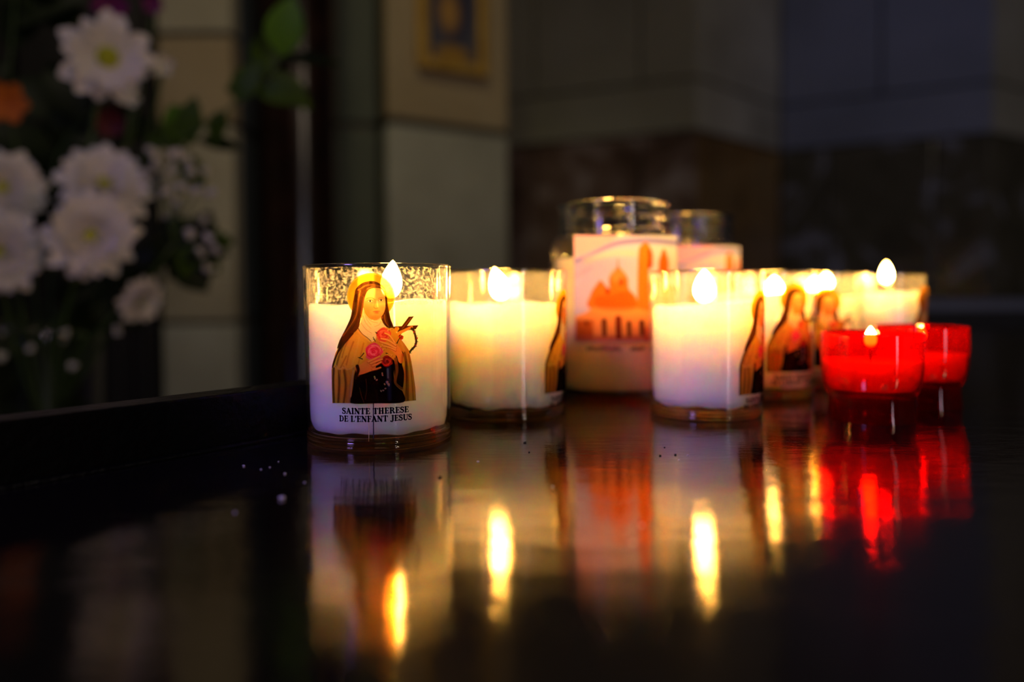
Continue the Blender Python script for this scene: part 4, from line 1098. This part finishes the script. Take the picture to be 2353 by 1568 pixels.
chrysanthemum('white chrysanthemum at the top of the bouquet with wide loose petals', 246, 132, .82, 205, (.1, .05), full=False)
chrysanthemum('full white chrysanthemum right of centre, the upper of two overlapping heads', 240, 430, .84, 215, (-.05, .55))
chrysanthemum('full white chrysanthemum with green-yellow eye, lower of two overlapping heads', 208, 542, .79, 210, (.08, -.02))
chrysanthemum('white chrysanthemum cut by the left frame edge, the higher one', 8, 432, .84, 190, (-.1, .15))
chrysanthemum('white chrysanthemum cut by the left frame edge, the lower one', -2, 578, .79, 215, (-.1, -.05))
chrysanthemum('white chrysanthemum hanging below the others and seen from its side', 322, 690, .83, 120, (1.3, -.9))

def leaf_mesh(L_, w_, bend=.2):
    V = []; Fc = []; n = 8
    for i in range(n + 1):
        t = i / n; ww = w_ * .5 * math.sin(math.pi * t) ** .8 * (1.15 - .35*t) if 0 < i < n else .0002
        for s in (-1, 0, 1): V.append((s * ww, L_ * t, -bend * L_ * t*t + abs(s) * ww * .25))
    for i in range(n):
        for j in (0, 1):
            a = i*3 + j; Fc.append((a, a+1, a+4, a+3))
    return mesh('leaf', V, Fc)
def leafy_branch(label, pts, leaves, m_, name='leafy_branch', cat='branch', group=None, sr=.0018):
    """pts: world way-points of the stem; leaves: (t, length, width, image angle in degrees, material)"""
    c = Vector(pts[0])
    o = thing(name, label, cat, tuple(c), 0, group)
    P = catmull([tuple(Vector(p) - c) for p in pts], 6, False)
    obj('stem', tube_mesh('stem', P, [sr * (1 - .5 * i/len(P)) for i in range(len(P))], 7), M_stem, o)
    for (t, L_, w_, ang, lm) in leaves:
        p = Vector(P[min(len(P)-1, int(t * (len(P)-1)))])
        a = math.radians(ang)
        d = (R_ * math.cos(a) + U_ * math.sin(a) + F_ * random.uniform(-.35, .35)).normalized()
        nrm = (-F_ + U_ * random.uniform(.1, .7)); nrm = (nrm - d * nrm.dot(d)).normalized()
        x_ = d.cross(nrm).normalized()
        l = obj('leaf', leaf_mesh(L_, w_), lm, o)
        l.rotation_mode = 'QUATERNION'
        l.rotation_quaternion = Matrix((x_, d, nrm)).transposed().to_quaternion(); l.location = p
    return o
k = lambda px, dep: px / FPX * dep
D_ = .86
Vb = VB + Vector((0, .01, 0))
leafy_branch('leafy branch reaching up right to a bright green leaf in front of the red column', [Vb, at(300, 420, .88), at(470, 290, D_), at(600, 190, D_), at(648, 130, D_)],
    [(1.0, k(135, D_), k(95, D_), 78, M_leafb), (.97, k(140, D_), k(40, D_), 0, M_leafd), (.86, k(120, D_), k(60, D_), -40, M_leaf), (.82, k(150, D_), k(70, D_), 100, M_leaf),
     (.76, k(110, D_), k(75, D_), 175, M_leaf), (.72, k(130, D_), k(60, D_), -12, M_leaf), (.66, k(110, D_), k(70, D_), 60, M_leaf), (.62, k(90, D_), k(60, D_), -120, M_leaf)], M_leaf)
leafy_branch('leafy branch ending in a single dark leaf before the pale stone pier', [Vb, at(330, 480, .87), at(400, 360, .87), at(455, 322, .87)],
    [(1.0, k(95, .87), k(42, .87), -4, M_leafd), (.9, k(120, .87), k(80, .87), 120, M_leafb), (.84, k(110, .87), k(70, .87), 80, M_leaf), (.8, k(120, .87), k(60, .87), 155, M_leaf), (.74, k(100, .87), k(60, .87), -60, M_leaf), (.95, k(90,.87), k(60,.87), 150, M_leaf)], M_leaf)
leafy_branch('low leafy branch with crowded dark leaves right of the white flowers', [Vb, at(330, 660, .86), at(400, 600, .86), at(450, 560, .86)],
    [(1.0, k(85, .86), k(60, .86), a_, lm) for a_, lm in ((-50, M_leaf), (10, M_leaf), (70, M_leafd), (130, M_leafd), (-110, M_leaf))] +
    [(.86, k(100, .86), k(75, .86), a_, M_leafd) for a_ in (-70, 0, 60, 120, 180, -140)] + [(.72, k(100, .86), k(75, .86), a_, M_leafd) for a_ in (-40, 40, 100, 170)], M_leaf)
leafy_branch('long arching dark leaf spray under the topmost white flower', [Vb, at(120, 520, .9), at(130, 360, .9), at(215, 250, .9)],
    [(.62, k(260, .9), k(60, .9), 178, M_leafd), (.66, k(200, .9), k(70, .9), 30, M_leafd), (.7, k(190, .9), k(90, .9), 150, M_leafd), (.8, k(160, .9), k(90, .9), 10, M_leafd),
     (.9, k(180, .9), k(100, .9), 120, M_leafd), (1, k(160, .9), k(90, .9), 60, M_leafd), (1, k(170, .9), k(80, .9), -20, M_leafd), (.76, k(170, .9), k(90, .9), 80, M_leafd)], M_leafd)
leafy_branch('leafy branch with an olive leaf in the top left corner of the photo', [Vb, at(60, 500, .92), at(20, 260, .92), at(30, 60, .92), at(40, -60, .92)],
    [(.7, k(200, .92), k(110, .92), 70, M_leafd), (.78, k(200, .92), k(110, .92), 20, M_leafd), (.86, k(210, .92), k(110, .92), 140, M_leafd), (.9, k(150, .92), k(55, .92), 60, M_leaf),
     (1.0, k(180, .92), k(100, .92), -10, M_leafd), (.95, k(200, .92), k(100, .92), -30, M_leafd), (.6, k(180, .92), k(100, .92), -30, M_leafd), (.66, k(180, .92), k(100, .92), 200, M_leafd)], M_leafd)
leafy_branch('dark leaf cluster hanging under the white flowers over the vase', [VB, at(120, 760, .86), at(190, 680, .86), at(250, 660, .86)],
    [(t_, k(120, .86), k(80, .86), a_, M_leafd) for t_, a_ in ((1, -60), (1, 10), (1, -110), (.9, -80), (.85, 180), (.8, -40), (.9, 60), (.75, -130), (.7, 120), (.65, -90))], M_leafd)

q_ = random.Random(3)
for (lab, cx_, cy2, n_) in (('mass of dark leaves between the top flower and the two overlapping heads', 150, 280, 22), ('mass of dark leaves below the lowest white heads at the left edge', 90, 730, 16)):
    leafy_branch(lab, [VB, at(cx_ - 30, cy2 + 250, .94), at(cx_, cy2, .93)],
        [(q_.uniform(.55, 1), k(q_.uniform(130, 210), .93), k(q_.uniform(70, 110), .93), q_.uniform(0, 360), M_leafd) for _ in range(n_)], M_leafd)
# small coloured flowers
def small_flower(label, x, y, dep, size_px, m_, n=7, cat='flower', name='small_flower', grp=None):
    c = at(x, y, dep); Rr = size_px / 2 / FPX * dep
    o = thing(name, label, cat, tuple(c), 0, grp)
    Q = (CAM - c).normalized().to_track_quat('Z', 'Y')
    for k_ in range(n):
        p = obj('petal', petal(Rr, Rr * .7, .15, m_), None, o); p.rotation_mode = 'QUATERNION'
        p.rotation_quaternion = Q @ (Matrix.Rotation(2*math.pi*k_/n + x, 3, 'Z') @ Matrix.Rotation(.35, 3, 'X')).to_quaternion()
    t = VB - c
    obj('stem', tube_mesh('stem', bez((0, .004, 0), (t.x*.3, .05, t.z*.4), t, 10), .0014, 6), M_stem, o)
small_flower('orange flower at the left frame edge among dark leaves', 12, 235, .86, 110, M_orange, 6)
small_flower('purple flower at the top edge above the topmost white flower', 252, 14, .86, 90, M_purple, 6)
small_flower('small purple flower at the top edge beside the pale pier', 350, 8, .86, 55, M_purple, 6)
small_flower('maroon flower just below the topmost white flower', 250, 282, .87, 80, M_maroon, 6)
small_flower('small cream flower hanging beneath the topmost white flower', 300, 225, .84, 48, M_bud, 5)
small_flower('small cream flower to the right of the topmost white flower', 372, 150, .86, 60, M_bud, 5)

def spray(label, base_px, dep, spots, r_px, nst=None):
    c = at(*base_px, dep)
    o = thing('filler_flower_spray', label, 'flower', tuple(c), 0)
    bm = bmesh.new()
    st = bmesh.new()
    rr = random.Random(int(base_px[0]))
    for (x, y) in spots:
        dd = dep + rr.uniform(-.02, .02); p = at(x, y, dd) - c
        for _ in range(4):
            r = bmesh.ops.create_icosphere(bm, subdivisions=1, radius=k(r_px, dep) * rr.uniform(.35, .6))
            off = Vector([rr.uniform(-1, 1) for _ in range(3)]) * k(r_px, dep) * .5
            for v in r['verts']: v.co = v.co + p + off
    b_ = obj('blossom', bm_mesh('blossom', bm, True), M_bud, o); b_['kind'] = 'stuff'
    V = []; Fc = []
    for (x, y) in spots:
        p = at(x, y, dep) - c; m = p * .5 + Vector((0, .004, .008))
        tm = tube_mesh('t', [(0, 0, 0), m, p], .0006, 5)
        b0 = len(V); V += [v.co.copy() for v in tm.vertices]; Fc += [tuple(i + b0 for i in f.vertices) for f in tm.polygons]
        bpy.data.meshes.remove(tm)
    t = VB - c
    tm = tube_mesh('t', bez((0, 0, 0), (t.x*.4, .02, t.z*.4), t, 8), .0014, 6)
    b0 = len(V); V += [v.co.copy() for v in tm.vertices]; Fc += [tuple(i + b0 for i in f.vertices) for f in tm.polygons]
    bpy.data.meshes.remove(tm)
    obj('stem', mesh('stem', V, Fc), M_stem, o)
    return o
spray('airy spray of tiny cream blossoms right of the white flowers', (400, 560), .84,
      [(350,352),(405,352),(440,400),(470,395),(395,385),(375,410),(420,430),(455,440),(485,445),(410,470),(380,440),(470,500),(440,535),(480,545),(455,580),(360,380),(335,400),(430,370),(492,575),(480,610),(395,500)], 17)
spray('few tiny pale blossoms low beside the dark leaves', (200, 770), .86, [(72,800),(150,765),(165,840),(140,780),(270,760),(8,760),(8,820)], 13)

print('objects', len(scene.objects), 'tris', sum(len(o.data.loop_triangles) if o.type == 'MESH' else 0 for o in scene.objects))
